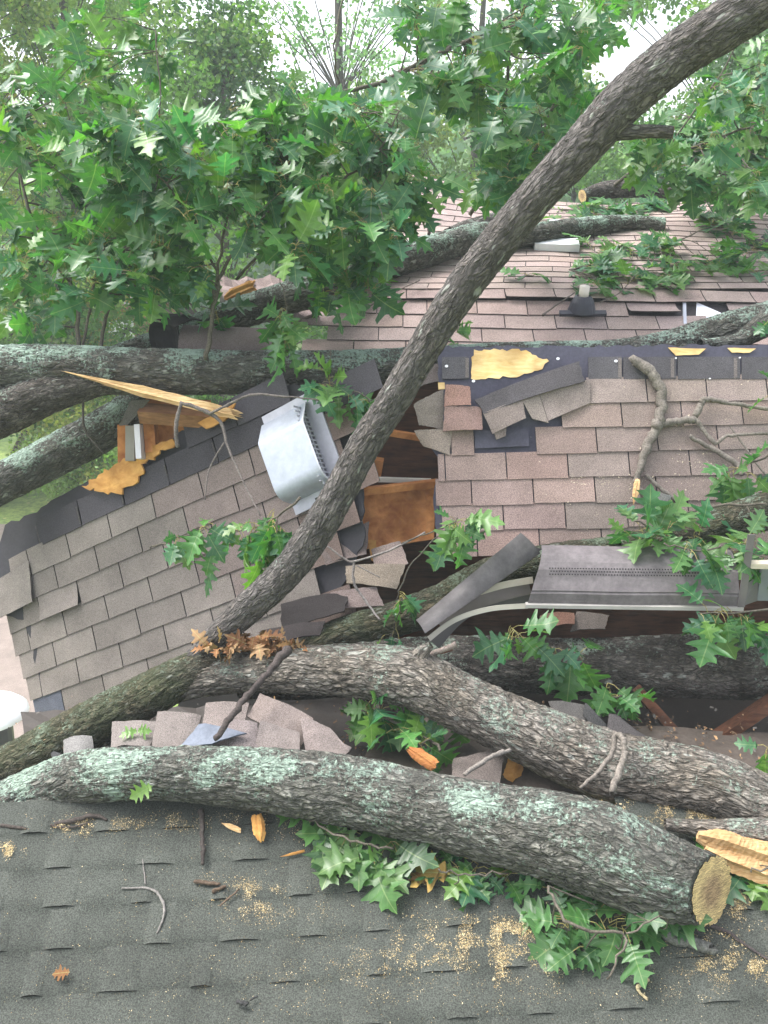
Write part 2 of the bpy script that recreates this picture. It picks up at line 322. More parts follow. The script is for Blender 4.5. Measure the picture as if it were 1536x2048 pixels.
# ------------------------------------------------------------------ log builder
def log(name, pts, mat, parent, res=0.012, furrow=0.10, lump=0.16, seed=0, cut=(False, False), face_mat=None, tilt=None, lich=None, nmin=20):
    """pts: rows of (x,y,z,r). One displaced bark mesh, plus sawn ends."""
    S = spline(pts, step=res*1.6); C = S[:, :3]; R = np.maximum(S[:, 3], 0.003)
    n = int(max(nmin, 2*math.pi*R.max()/res)); m = len(C)
    T = np.gradient(C, axis=0); T /= np.linalg.norm(T, axis=1)[:, None]
    A = np.zeros_like(T); a = unit(np.cross(T[0], (0.13, 0.2, 0.97)))
    for i in range(m):
        a = unit(a - T[i]*(a@T[i])); A[i] = a
    Bv = np.cross(T, A); s = np.concatenate([[0], np.cumsum(np.linalg.norm(np.diff(C, axis=0), axis=1))])
    th = np.linspace(0, 2*math.pi, n, endpoint=False); ct, st = np.cos(th), np.sin(th)
    rest = np.stack([(R[:, None]*ct), (R[:, None]*st), np.repeat(s[:, None], n, 1)], -1).reshape(-1, 3) + seed*3.7
    Rm = np.repeat(R, n)
    q = rest*np.array([1, 1, 0.42])
    lum = noise(q, 0.45/R.mean()*0.55, 2, seed)*lump
    w = rest + 0.02*np.stack([noise(rest, 18, 1, 3), noise(rest, 18, 1, 4), noise(rest, 18, 1, 5)], -1)
    f1 = 1-np.abs(noise(w*np.array([1, 1, 0.26]), 26, 2, seed+1))*2.2
    f2 = noise(w*np.array([1, 1, 0.5]), 60, 2, seed+2)
    depth = np.minimum(Rm*furrow, 0.011)
    rad = Rm*(1+lum) + depth*(-np.clip(f1, 0, 1)**3*0.9 + f2*0.45)
    D = A[:, None, :]*ct[None, :, None] + Bv[:, None, :]*st[None, :, None]
    D = D.reshape(-1, 3)
    V = np.repeat(C, n, 0) + D*rad[:, None]
    if cut[1] and tilt is not None:   # slanted saw cut at the far end
        nn_ = unit(tilt); c_ = C[-1]; Tr = T[-1]; hgt = (V-c_)@nn_; tt = np.where(hgt > 0, -hgt/(Tr@nn_), 0); V = V + tt[:, None]*Tr
        lastr = V[-n:]; hh = (lastr-c_)@nn_; V[-n:] = lastr - (hh/(Tr@nn_))[:, None]*Tr
    i, k = np.meshgrid(np.arange(m-1), np.arange(n), indexing='ij'); k2 = (k+1) % n
    F = np.stack([i*n+k, i*n+k2, (i+1)*n+k2, (i+1)*n+k], -1).reshape(-1, 4)
    up = np.clip(D[:, 2], -1, 1)
    if lich is not None: up = up + lich(np.repeat(s/s[-1], n))
    up = np.clip(up*0.5+0.5, 0, 2)
    o = mesh(name, V, F, mat, parent, cols=np.stack([up, up, up], -1), smooth=True, attr=rest)
    for e in (0, 1):
        idx = (0 if e == 0 else m-1)
        ring = V[idx*n:(idx+1)*n]; c = ring.mean(0)
        rings = [ring, c+(ring-c)*0.6, c+(ring-c)*0.25]
        vs = np.concatenate(rings+[c[None]]); loc = np.concatenate([np.stack([ct*k_, st*k_, 0*ct], -1) for k_ in (1, .6, .25)]+[np.zeros((1, 3))])
        fs = []
        for j in range(2):
            for k_ in range(n):
                fs.append((j*n+k_, j*n+(k_+1) % n, (j+1)*n+(k_+1) % n, (j+1)*n+k_))
        for k_ in range(n): fs.append((2*n+k_, 2*n+(k_+1) % n, 3*n))
        if cut[e]: mesh('cut_face', vs + ((T[idx] if (tilt is None or not e) else unit(tilt))*0.0025*(1 if e else -1)), fs, M['cut'], parent, attr=loc)
    return o
def near_plane_depth(px, py, rpx, O, N):
    lo, hi = 0.5, 12.0   # depth where a tube of rpx pixels rests on the plane
    for _ in range(50):
        d = (lo+hi)/2; h = (P(px, py, d)-O)@N; r = rpx*d/FPX
        if h > r: lo = d
        else: hi = d
    return lo
def L3(rows): return [tuple(P(x, y, d))+(r*d/FPX,) for x, y, r, d in rows]

# ------------------------------------------------------------------ shingle panels
def shingles(name, O, U, V, N, us, vs, mat, parent, E=0.127, Wd=0.305, col=(0.25, 0.2, 0.19), keep=None, var=0.10, jit=0.004,
             warp=None, thick=0.007, gap=0.006, colfn=None, edge=(0.02, 0.018, 0.018), lift=None, hue=None, trim=None):
    VV = []; FF = []; CC = []
    j0 = int(math.floor(vs[0]/E)); j1 = int(math.ceil(vs[1]/E))
    rnd = random.Random(hash(name) % 1000 + j1)
    for j in range(j0, j1):
        off = (0.5*Wd if j % 2 else 0) + rnd.uniform(-.02, .02)
        k0 = int(math.floor((us[0]-off)/Wd)); k1 = int(math.ceil((us[1]-off)/Wd))
        for k in range(k0, k1):
            u0 = off+k*Wd+gap/2; u1 = u0+Wd-gap; v0 = j*E-0.012; v1 = (j+1)*E+rnd.uniform(-jit, jit)
            if trim:
                u0, u1 = trim(u0, u1, (j+.5)*E)
                if u1-u0 < .03: continue
            uc, vc = (u0+u1)/2, (v0+v1)/2
            if keep and not keep(uc, vc, j, k): continue
            t = rnd.uniform(1-var, 1+var); c = np.array(col)*t
            if hue: c = c*np.array([1+rnd.uniform(-hue, hue), 1, 1+rnd.uniform(-hue, hue)])
            if colfn: c = colfn(uc, vc, j, k, c, rnd)
            lf = lift(uc, vc, j, k) if lift else 0.0
            nu, nv = 6, 3; b = len(VV)
            lc = rnd.uniform(0, 0.003); rc = rnd.uniform(0, 0.003)
            for iv in range(nv+1):
                for iu in range(nu+1):
                    a, e = iu/nu, iv/nv
                    uu = u0+(u1-u0)*a; vv = v0+(v1-v0)*e
                    if iv == nv: vv += rnd.uniform(-.0012, .0012)
                    h = 0.002+e*thick + e*e*((1-a)*lc+a*rc) + lf*e*e
                    VV.append((uu, vv, h)); CC.append(tuple(c))
            for iv in range(nv):
                for iu in range(nu):
                    p = b+iv*(nu+1)+iu; FF.append((p, p+nu+1, p+nu+2, p+1))
            # black cut edges (bottom and the two sides), also painting in the butt shadow
            rim = [b+nv*(nu+1)+iu for iu in range(nu+1)]
            left = [b+iv*(nu+1) for iv in range(nv+1)]; right = [b+iv*(nu+1)+nu for iv in range(nv+1)]
            for ch, flip in ((rim, 0), (left, 1), (right, 0)):
                bb = len(VV)
                for q in ch: VV.append(VV[q]); CC.append(edge)
                for q in ch:
                    u_, v_, h_ = VV[q]; VV.append((u_, v_, h_-0.006-0.5*lf*0)); CC.append(edge)
                m_ = len(ch)
                for i in range(m_-1): FF.append((bb+i, bb+m_+i, bb+m_+i+1, bb+i+1))
    A = np.array(VV)
    if warp is not None: A[:, 2] += warp(A[:, 0], A[:, 1])
    W3 = O + A[:, :1]*U + A[:, 1:2]*V + A[:, 2:3]*N
    return mesh(name, W3, FF, mat, parent, cols=np.array(CC))
def sheet(name, corners, mat, parent=None, nx=10, ny=6, thick=0.004, col=(0.2, 0.2, 0.2), curl=0.0, rough=0.006, rag=0.0, seed=0, arch=0.0, underside=None, twist=0.0):
    """corners: four world points, clockwise; a thin solid sheet with a bend."""
    c = [np.asarray(q, float) for q in corners]; rr = np.random.default_rng(seed)
    n = unit(np.cross(c[1]-c[0], c[3]-c[0]));
    if n@(CAM-c[0]) < 0: n = -n
    top = []
    for j in range(ny+1):
        for i in range(nx+1):
            a, b = i/nx, j/ny
            p = (1-a)*(1-b)*c[0]+a*(1-b)*c[1]+a*b*c[2]+(1-a)*b*c[3]
            if rag and (i in (0, nx) or j in (0, ny)):
                mid = (c[0]+c[1]+c[2]+c[3])/4; p = p + (mid-p)*rr.uniform(0, rag)
            h = arch*4*a*(1-a) + curl*b*b + twist*(a-.5)*(b-.5)*4
            top.append(p + n*h)
    top = np.array(top); top += n*(noise(top, 9, 2, seed)*rough)[:, None]
    bot = top - n*thick; V = np.concatenate([top, bot]); F = []; w = nx+1; o = len(top)
    for j in range(ny):
        for i in range(nx):
            p = j*w+i; F.append((p, p+w, p+w+1, p+1)); F.append((o+p, o+p+1, o+p+w+1, o+p+w))
    brd = [i for i in range(w)] + [j*w+nx for j in range(1, ny+1)] + [ny*w+i for i in range(nx-1, -1, -1)] + [j*w for j in range(ny-1, 0, -1)]
    for i in range(len(brd)):
        p, q = brd[i], brd[(i+1) % len(brd)]; F.append((p, q, q+o, p+o))
    C = np.array([col]*len(top) + [underside or tuple(0.35*x for x in col)]*len(bot))
    return mesh(name, V, F, mat, parent, cols=C)
def patch(name, poly, O, N, off, thick, mat, parent=None, col=(1, 1, 1), jag=4.0, seed=0, step=12):
    """a flat ragged piece lying on a plane: outline in picture pixels carried to that plane."""
    rr = random.Random(seed); pts = []
    for i in range(len(poly)):
        a = poly[i]; b = poly[(i+1) % len(poly)]; L_ = math.hypot(b[0]-a[0], b[1]-a[1]); k = max(1, int(L_/step))
        for t in range(k):
            f = t/k; pts.append((a[0]+(b[0]-a[0])*f+rr.uniform(-jag, jag)*(t > 0), a[1]+(b[1]-a[1])*f+rr.uniform(-jag, jag)*(t > 0)))
    top = [toplane(x, y, O, N, off) for x, y in pts]; bot = [p-N*thick for p in top]; n = len(top)
    F = [tuple(range(n))]+[tuple(range(2*n-1, n-1, -1))]+[(i, (i+1) % n, n+(i+1) % n, n+i) for i in range(n)]
    import mathutils
    tri = mathutils.geometry.tessellate_polygon([[Vector(p) for p in top]])
    F = [tuple(t) for t in tri]+[tuple(n+i for i in reversed(t)) for t in tri]+F[2:]
    o = mesh(name, top+bot, F, mat, parent, cols=np.array([col]*(2*n)))
    return o

# ---- near roof (the camera stands on it)
NO = P(768, 2048, 2.5); N2 = P(768, 1600, 3.09)
roll = math.radians(3.2)
Vn = unit(NO-N2); Un0 = RGT.copy(); Nn = unit(np.cross(Vn, Un0));
if Nn[2] < 0: Nn = -Nn
Un = unit(Un0*math.cos(roll) - Vn*math.sin(roll)); Vn = unit(np.cross(Nn, Un)*-1) if np.cross(Nn, Un)@Vn < 0 else unit(np.cross(Nn, Un))
roofN = thing('roof', 'dark greenish shingle roof strewn with sawdust in the foreground', 'roof', loc=tuple(P(768, 1800, 2.75)))
base_n = N2.copy()
def nearwarp(u, v): return 0.010*noise(np.stack([u, v, 0*u], -1), 1.4, 2, 5)
edge_poly = [(-900, 1612), (240, 1606), (420, 1580), (700, 1600), (1200, 1610), (1330, 1570), (2500, 1560), (2500, 9000), (-900, 9000)]
def keepn(u, v, j, k):
    p = NO + Un*u + Vn*v; x, y = project(p) if (p-CAM)@FWD > 0.4 else (768, 3000)
    return inpoly(x, y, edge_poly)
def coln(u, v, j, k, c, rnd):
    p = NO+Un*u+Vn*v; x, y = project(p)
    t = np.clip((y-1640)/260, 0, 1); t2 = np.clip((300-x)/400, 0, 1)*(1-t)
    base = c
    if rnd.random() < 0.05: base = base*1.25
    return base
# a laminated shingle roof: one granule covered surface with raised tabs whose butt edges show as dashes
gx = np.linspace(-2.4, 2.8, 120); gy = np.sort(np.concatenate([j_*.135+np.array([.0008, .045, .09, .1348]) for j_ in range(-9, 7)])); NY = len(gy); GX, GY = np.meshgrid(gx, gy)
gu, gv = GX.ravel(), GY.ravel(); gh = nearwarp(gu, gv) + .001 + .0012*((gv/.135) % 1)
kx, ky = np.meshgrid(np.arange(119), np.arange(NY-1)); q0 = (ky*120+kx).ravel(); gf = np.stack([q0, q0+1, q0+121, q0+120], -1)
cuv = np.stack([gu[gf].mean(1), gv[gf].mean(1)], -1); km = np.array([keepn(u_, v_, 0, 0) for u_, v_ in cuv])
mesh('shingles', NO+gu[:, None]*Un+gv[:, None]*Vn+gh[:, None]*Nn, gf[km], M['shingle_near'], roofN, cols=np.tile((0.059, 0.064, 0.056), (len(gu), 1)))
def keepn2(u, v, j, k): return keepn(u, v, j, k) and ((k*7+j*3) % 4 != 0)
VVs = []
def tabs_near():
    rnd = random.Random(11); VV = []; FF = []; CC = []
    E = 0.135
    for j in range(-9, 9):
        u = -2.2 + rnd.uniform(0, .2) + (0.11 if j % 2 else 0)
        while u < 2.6:
            w = rnd.uniform(0.07, 0.15); u0, u1 = u, u+w
            if keepn((u0+u1)/2, j*E+E/2, 0, 0):
                t = rnd.uniform(0.92, 1.10); c = (0.059*t, 0.064*t, 0.056*t); b = len(VV); n = 6
                for iv, (v_, h_) in enumerate(((j*E-.005, 0.0015), (j*E+E*.5, 0.0045), (j*E+E+rnd.uniform(-.002, .002), rnd.uniform(.0085, .0125)))):
                    for i in range(n+1): VV.append((u0+(u1-u0)*i/n, v_+rnd.uniform(-.0012, .0012), .0005+h_*(min(i, n-i)/1.5 if min(i, n-i) < 1.5 else 1))); CC.append(c)
                for iv in range(2):
                    for i in range(n):
                        p = b+iv*(n+1)+i; FF.append((p, p+n+1, p+n+2, p+1))
                bb = len(VV)
                for i in range(n+1): q = VV[b+2*(n+1)+i]; VV.append(q); CC.append((.006, .006, .006))  # black asphalt edge, which also paints the weak butt shadow
                for i in range(n+1): q = VV[b+2*(n+1)+i]; VV.append((q[0], q[1]-0.0005, q[2]-0.007)); CC.append((.006, .006, .006))
                for i in range(n): FF.append((bb+i, bb+n+1+i, bb+n+2+i, bb+i+1))
            u += w+rnd.uniform(0.09, 0.22)
    A = np.array(VV); A[:, 2] += nearwarp(A[:, 0], A[:, 1])
    mesh('raised_tabs', NO+A[:, :1]*Un+A[:, 1:2]*Vn+A[:, 2:3]*Nn, FF, M['shingle_near'], roofN, cols=np.array(CC))
tabs_near()
patch('roof_deck', [(-900, 1625), (250, 1620), (430, 1590), (700, 1610), (1200, 1618), (1330, 1580), (2400, 1570), (2400, 2600), (-900, 2600)], NO, Nn, -0.012, 0.03, M['rafter'], roofN, jag=0)

def nplane(px, py, off=0.0): return toplane(px, py, NO, Nn, off)

# ---- right roof panel B (steep, dropped face)
bt = P(1200, 700, 4.35); bb_ = P(1200, 1090, 4.18); Vb = unit(bb_-bt); rb = math.radians(1.3)
Nb = unit(np.cross(RGT, Vb)); Nb = Nb if Nb@(CAM-bt) > 0 else -Nb
Ub = unit(RGT*math.cos(rb) - Vb*math.sin(rb)); Vb = unit(np.cross(Nb, Ub)); Vb = Vb if Vb[2] < 0 else -Vb
roofB = thing('roof_section', 'steep pinkish brown shingle roof face torn open at its top, right of the leaning trunk', 'roof section', loc=tuple(P(1200, 1090, 4.25)))
OB = toplane(1057, 764, bt, Nb)
polyB = [(880, 762), (2100, 745), (2100, 1130), (1100, 1130), (1045, 1088), (985, 1086), (972, 1105), (875, 1100), (868, 960), (880, 915), (836, 888), (828, 862), (887, 858), (884, 762)]
hole = [(945, 765), (1100, 765), (1060, 905), (945, 905)]
def keepB(u, v, j, k):
    x, y = project(OB+Ub*u+Vb*v)
    return inpoly(x, y, polyB) and not inpoly(x, y, hole) and not inpoly(x, y, [(1095, 755), (1180, 755), (1180, 790), (1090, 850)])
def trimB(u0, u1, v):
    x, y = project(OB+Ub*.0+Vb*v); lim = 945 if y < 905 else (878 if y < 960 else (868 if y < 1060 else 876))
    if 860 < y < 912: lim = 905
    ul = (toplane(lim, y, OB, Nb)-OB)@Ub
    return max(u0, ul+random.uniform(-.01, .01)), u1
def colB(u, v, j, k, c, rnd):
    x, y = project(OB+Ub*u+Vb*v)
    c = c*np.array([1.04, .97, .96]) if x < 1150 else c*np.array([0.93, 0.93, 0.92])
    if rnd.random() < .08: c = c*np.array([1.04, 0.98, .95])
    return c
def warpB(u, v): return 0.012*noise(np.stack([u, v, 0*u], -1), 1.1, 2, 8) + 0.012
shingles('shingles', OB, Ub, Vb, Nb, (-0.8, 2.4), (0.0, 1.0), M['shingle'], roofB, keep=keepB, trim=trimB, colfn=colB, warp=warpB, edge=(.035, .03, .03), col=(0.265, 0.212, 0.193), var=0.09, hue=0.02)
patch('underlayment', [(872, 694), (2100, 686), (2100, 1120), (1060, 1120), (1030, 1092), (972, 1108), (874, 1102), (868, 985), (884, 925), (862, 895), (884, 862), (884, 800)], OB, Nb, 0.002, 0.004, M['felt'], roofB, (0.060, 0.058, 0.085), jag=3, seed=3)
# dark head-lap strip of the top course, in 0.305 m lengths
for i, (x0, x1) in enumerate([(884, 936), (1177, 1243), (1247, 1352), (1356, 1480), (1484, 1600), (1604, 1720), (1724, 1850)]):
    mbs = MB(); c0 = toplane(x0, 714, OB, Nb, .013); c1 = toplane(x1, 713, OB, Nb, .013); c2 = toplane(x1, 757, OB, Nb, .016); c3 = toplane(x0, 758, OB, Nb, .016)
    t = random.uniform(.85, 1.15); mbs.add([c0, c1, c2, c3]+[c-Nb*.006 for c in (c0, c1, c2, c3)], [(3, 2, 1, 0), (0, 1, 5, 4), (1, 2, 6, 5), (2, 3, 7, 6), (3, 0, 4, 7)], (0.085*t, 0.080*t, 0.088*t))
    xm = x0+(x1-x0)*.9
    q = [toplane(xm+dx, y, OB, Nb, o_) for dx, y, o_ in ((0, 716, .0155), (7, 716, .0155), (7, 755, .0180), (0, 755, .0180))]; mbs.add(q, [(3, 2, 1, 0)], (0.15, 0.13, 0.125)); mbs.build('head_lap', M['shingle'], roofB)
patch('sheathing', [(948, 699), (1052, 700), (1098, 722), (1085, 738), (1040, 752), (985, 756), (942, 757), (944, 725)], OB, Nb, 0.0075, 0.003, M['ply_bright'], roofB, jag=3, seed=5, step=7)
patch('sheathing', [(1336, 695), (1412, 697), (1398, 709), (1352, 711)], OB, Nb, 0.0115, 0.003, M['ply_bright'], roofB, jag=1, seed=6)
patch('sheathing', [(1455, 696), (1512, 697), (1500, 705), (1464, 705)], OB, Nb, 0.0115, 0.003, M['ply_bright'], roofB, jag=1, seed=7)
patch('sheathing', [(876, 765), (889, 765), (890, 778), (877, 779)], OB, Nb, 0.0115, 0.003, M['ply_bright'], roofB, jag=1, seed=8)
patch('bare_patch', [(950, 862), (1057, 858), (1058, 892), (950, 897)], OB, Nb, 0.024, 0.003, M['felt'], roofB, (0.065, 0.062, 0.088), jag=0.5, seed=9)
# folded-over strip of shingles torn loose at the top
def flap(label, quads, loc):
    t = thing('torn_shingle_strip', label, 'shingle strip', loc=tuple(loc))
    for nm, cs, col, cu, ar, rg in quads:
        sheet(nm, cs, M['shingle'], t, 12, 6, 0.006, col, cu, 0.004, rg, arch=ar, seed=len(cs)+int(cs[0][0]*10))
    return t
def qB(pts, offs): return [toplane(x, y, OB, Nb, o_) for (x, y), o_ in zip(pts, offs)]
flap('torn strip of shingles folded up over the bare plywood patch of the roof', [
    ('head_lap', qB([(948, 800), (1160, 722), (1172, 762), (968, 828)], [.05, .05, .06, .07]), (0.088, 0.080, 0.086), 0.0, 0.02, .04),
    ('tab', qB([(966, 826), (1045, 796), (1052, 836), (985, 868)], [.068, .07, .07, .06]), (0.24, 0.195, 0.18), 0.0, 0.01, .02),
    ('tab', qB([(984, 850), (1014, 838), (1012, 872), (992, 880)], [.058, .06, .05, .05]), (0.235, 0.19, 0.175), 0.0, 0.0, .05),
    ('tab', qB([(1042, 798), (1078, 786), (1097, 846), (1064, 838)], [.072, .06, .055, .06]), (0.24, 0.20, 0.182), 0.0, 0.0, .03),
    ('tab', qB([(1079, 787), (1180, 758), (1181, 806), (1096, 842)], [.055, .035, .03, .05]), (0.25, 0.205, 0.19), 0.0, 0.008, .01)], P(1060, 840, 4.2))
for x, y in ((893, 732), (947, 762), (1232, 722), (1266, 716), (1116, 717), (1352, 716), (1480, 715), (1420, 757)):
    mbn = MB(); c = toplane(x, y, OB, Nb, .02); r_ = .009 if y < 765 and x < 1240 else .005
    mbn.add([c+(Ub*math.cos(a)+Vb*math.sin(a)*.8)*r_ for a in np.linspace(0, 6.283, 8, endpoint=False)]+[c-Nb*.004+(Ub*math.cos(a)+Vb*math.sin(a)*.8)*r_ for a in np.linspace(0, 6.283, 8, endpoint=False)], [tuple(range(8))]+[(i, (i+1) % 8, 8+(i+1) % 8, 8+i) for i in range(8)], (.75, .74, .8)); mbn.build('nail_head', M['plain'], roofB)

# ---- upper roof C
c_a = P(1100, 697, 4.95); c_b = P(1100, 580, 5.3); c_c = P(1100, 403, 7.35)
roofC = thing('roof_section', 'broad upper roof slope of thin pinkish brown shingles littered with leafy twigs', 'roof section', loc=tuple(c_a))
V1 = unit(c_a-c_b); Nc1 = unit(np.cross(RGT, V1)); Nc1 = Nc1 if Nc1[2] > 0 else -Nc1
V2 = unit(c_b-c_c); Nc2 = unit(np.cross(RGT, V2)); Nc2 = Nc2 if Nc2[2] > 0 else -Nc2
r1 = math.radians(-1.2)
U1 = unit(RGT - V1*math.sin(r1)); V1b = unit(np.cross(Nc1, U1)); V1b = V1b if V1b[2] < 0 else -V1b
polyC = [(590, 712), (640, 640), (720, 585), (790, 530), (812, 455), (850, 388), (1010, 403), (1300, 408), (2300, 400), (2300, 720), (590, 720)]
hC = [(1368, 596), (1482, 598), (1475, 665), (1370, 668)]
def keepC1(u, v, j, k):
    x, y = project(c_b+U1*u+V1b*v); return inpoly(x, y, polyC) and not inpoly(x, y, hC)
def keepC2(u, v, j, k):
    x, y = project(c_b+RGT*u+V2*v); return inpoly(x, y, polyC) and v < 0
def warpC2(u, v):
    w = 0.03*noise(np.stack([u, v, 0*u], -1), 0.9, 2, 2)
    k = np.clip((-0.15-u)/1.3, 0, 1)*np.clip((-v-1.0)/1.4, 0, 1); w = w + 0.26*k
    return w*np.clip(-v/0.4, 0, 1) + 0.004
def warpC1(u, v): return 0.012*noise(np.stack([u, v, 0*u], -1), 1.7, 2, 3)
def lift1(u, v, j, k):
    x, y = project(c_b+U1*u+V1b*v)
    if j == 0 and 1040 < x < 1240: return 0.03
    if j == 0: return 0.014
    if j == 1 and 1220 < x < 1370: return 0.035
    return 0.0
shingles('shingles', c_b, U1, V1b, Nc1, (-2.4, 3.4), (0, .62), M['shingle'], roofC, keep=keepC1, warp=warpC1, edge=(.06, .05, .05), col=(0.305, 0.238, 0.222), lift=lift1, var=.11, hue=.03)
shingles('shingles', c_b, RGT, V2, Nc2, (-2.6, 4.6), (-2.45, 0.0), M['shingle'], roofC, keep=keepC2, warp=warpC2, edge=(.10, .08, .075), col=(0.30, 0.24, 0.222), var=.09, hue=.03, thick=.004, jit=.006)
mb = MB()
mb.add([c_b+U1*-.62*2+V1b*.60-Nc1*.01, c_b+U1*3.4+V1b*.60-Nc1*.01, c_b+U1*3.4-Nc1*.012, c_b+U1*-1.0-Nc1*.012], [(0, 1, 2, 3)], (.05, .045, .05))
mb.add([c_b-RGT*1.0-Nc2*.012, c_b+RGT*4.6-Nc2*.012, c_b+RGT*4.6-V2*2.4-Nc2*.012, c_b-RGT*.3-V2*2.4-Nc2*.03, ], [(0, 1, 2, 3)], (.05, .045, .05))
# back slope of the same roof, beyond the ridge
rb0 = c_c-RGT*1.0-Nc2*.02; rb1 = c_c+RGT*4.6-Nc2*.02
mb.add([rb0, rb1, rb1+np.array([0, 2.6, -1.2]), rb0+np.array([0, 2.6, -1.2])], [(0, 1, 2, 3)], (.2, .16, .15))
mb.build('roof_deck', M['shingle'], roofC)
# plumbing vent with black flashing
mb = MB()
pv = toplane(1165, 630, c_b, Nc1, 0.035)
mb.box(pv-RGT*.14-V1b*.02, RGT*.28, V1b*.035, Nc1*.02, (.035, .035, .05))
vv = []; n = 20; upc = unit(Nc1*.6+np.array([0, 0, .8])); s2 = unit(np.cross(RGT, upc))
cb = pv-V1b*.04
for h, r in ((0, .085), (.03, .076), (.06, .066), (.085, .052), (.095, .038)):
    for k in range(n): a = 2*math.pi*k/n; vv.append(cb+upc*h+(RGT*math.cos(a)+s2*math.sin(a))*r)
mb.add(vv, [(i*n+k, i*n+(k+1) % n, (i+1)*n+(k+1) % n, (i+1)*n+k) for i in range(4) for k in range(n)], (.03, .03, .045))
fl = mb.build('vent_flashing', M['paint'], roofC)
mb = MB(); mb.tube([cb+upc*.06, cb+upc*.15], [.030, .030], 16, (.62, .56, .50)); mb.build('vent_pipe', M['paint'], roofC, True)
# broken skylight opening
mb = MB(); sk = [toplane(x, y, c_b, Nc1, .02) for x, y in ((1370, 597), (1482, 600), (1478, 668), (1372, 668))]
mb.add(sk+[p-Nc1*.12 for p in sk], [(4, 5, 6, 7)], (.05, .06, .085)); mb.add([sk[0], sk[1], sk[1]-Nc1*.12, sk[0]-Nc1*.12], [(0, 1, 2, 3)], (.05, .05, .075))
mb.beam(sk[0]-Nc1*.025, sk[3]-Nc1*.025, .018, .03, Nc1, (.45, .47, .55)); mb.beam(sk[0]-V1b*.002-Nc1*.03, sk[1]-V1b*.002-Nc1*.03, .02, .03, Nc1, (.07, .065, .08))
skn = mb.build('skylight', M['paint'], roofC)
mb = MB(); tri = [toplane(x, y, c_b, Nc1, .0) for x, y in ((1393, 604), (1456, 632), (1440, 668), (1391, 668))]; mb.add(tri, [(3, 2, 1, 0)], (.85, .86, .95)); mb.build('skylight_pane', M['paint'], skn)
# white box vent under the fallen limb
mb = MB(); q = [toplane(x, y, c_b, Nc2, .09) for x, y in ((1098, 440), (1162, 436), (1168, 447), (1096, 452))]; mb.add(q+[p-Nc2*.12 for p in q], [(3, 2, 1, 0), (0, 1, 5, 4), (1, 2, 6, 5), (2, 3, 7, 6), (3, 0, 4, 7)], (.75, .76, .8))
q = [toplane(x, y, c_b, Nc2, .05) for x, y in ((1066, 478), (1155, 476), (1160, 490), (1070, 487))]; mb.add(q+[p-Nc2*.05 for p in q], [(3, 2, 1, 0), (0, 1, 5, 4), (1, 2, 6, 5), (2, 3, 7, 6), (3, 0, 4, 7)], (.7, .71, .76))
mb.build('box_vent', M['paint'], roofC)

# ---- left roof panel L (slid down and twisted)
A_ = P(51, 1104, 5.05); B_ = P(486, 905, 4.40); Ul = unit(B_-A_)
vc = RGT*0.30 + UPV*-0.95; w_ = -(vc@Ul)/(FWD@Ul); Vl = unit(vc+FWD*w_); Nl = unit(np.cross(Ul, Vl)); Nl = Nl if Nl@(CAM-A_) > 0 else -Nl
roofL = thing('roof_section', 'grey brown shingle roof piece slid down and tilted, left of the leaning trunk', 'roof section', loc=tuple(P(250, 1400, 4.7)))
polyL = [(-60, 1215), (-50, 1150), (30, 1110), (110, 1040), (180, 985), (450, 830), (560, 780), (700, 770), (745, 860), (725, 960), (722, 1075), (640, 1245), (520, 1270), (400, 1310), (330, 1350), (200, 1435), (66, 1492), (12, 1350), (-30, 1240)]
def pl(u, v): return project(A_+Ul*u+Vl*v)
def keepL(u, v, j, k):
    x, y = pl(u, v); return inpoly(x, y, polyL)
def warpL(u, v): return 0.014*noise(np.stack([u, v, 0*u], -1), 1.2, 2, 12) - 0.05*np.clip((0.2-u), 0, 1)**2*4.5
tl0, tl1 = [toplane(x_, y_, A_, Nl)-A_ for x_, y_ in ((-32, 1170), (76, 1480))]
def trimL(u0, u1, v):
    f = (v-tl0@Vl)/((tl1-tl0)@Vl); ul = (tl0@Ul)*(1-f)+(tl1@Ul)*f
    return (max(u0, ul+random.uniform(-.006, .006)) if f > -.15 else u0), u1
def colL(u, v, j, k, c, rnd):
    x, y = pl(u, v)
    if j < 0: return np.array((.058, .054, .062))*rnd.uniform(.8, 1.2)
    if x > 600: c = c*np.array([.80, .68, .66])
    elif y > 1350 and x < 165 and j > 5: c = np.array((.09, .095, .12))
    elif x > 330 and y < 1150: c = c*np.array([.95, .88, .9])
    return c
def liftL(u, v, j, k):
    x, y = pl(u, v)
    if x < 130 and 1160 < y < 1290: return 0.022 if (j*3+k) % 3 == 0 else 0.0
    return 0.0
shingles('shingles', A_, Ul, Vl, Nl, (-0.9, 3.0), (-0.27, 1.5), M['shingle'], roofL, keep=keepL, warp=warpL, trim=trimL, colfn=colL, lift=liftL, col=(0.185, 0.162, 0.149), var=.10, gap=.007, E=.140, Wd=.335)
patch('underlayment', [(-30, 1215), (-20, 1130), (10, 1050), (60, 1028), (170, 965), (300, 905), (440, 815), (520, 775), (690, 765), (740, 850), (722, 960), (728, 1080), (650, 1250), (520, 1275), (400, 1316), (330, 1355), (200, 1430), (112, 1462), (78, 1350), (50, 1240)], A_, Nl, -0.03, 0.012, M['felt'], roofL, (.035, .033, .04), jag=4, seed=4)
patch('sheathing', [(163, 972), (200, 948), (262, 912), (310, 890), (345, 878), (350, 888), (318, 908), (282, 928), (287, 948), (262, 972), (236, 988), (200, 984)], A_, Nl, 0.03, 0.012, M['ply'], roofL, jag=5, seed=5, step=7)
patch('sheathing', [(395, 846), (440, 822), (470, 806), (462, 825), (448, 842), (412, 858)], A_, Nl, 0.05, 0.012, M['ply'], roofL, jag=2, seed=6)
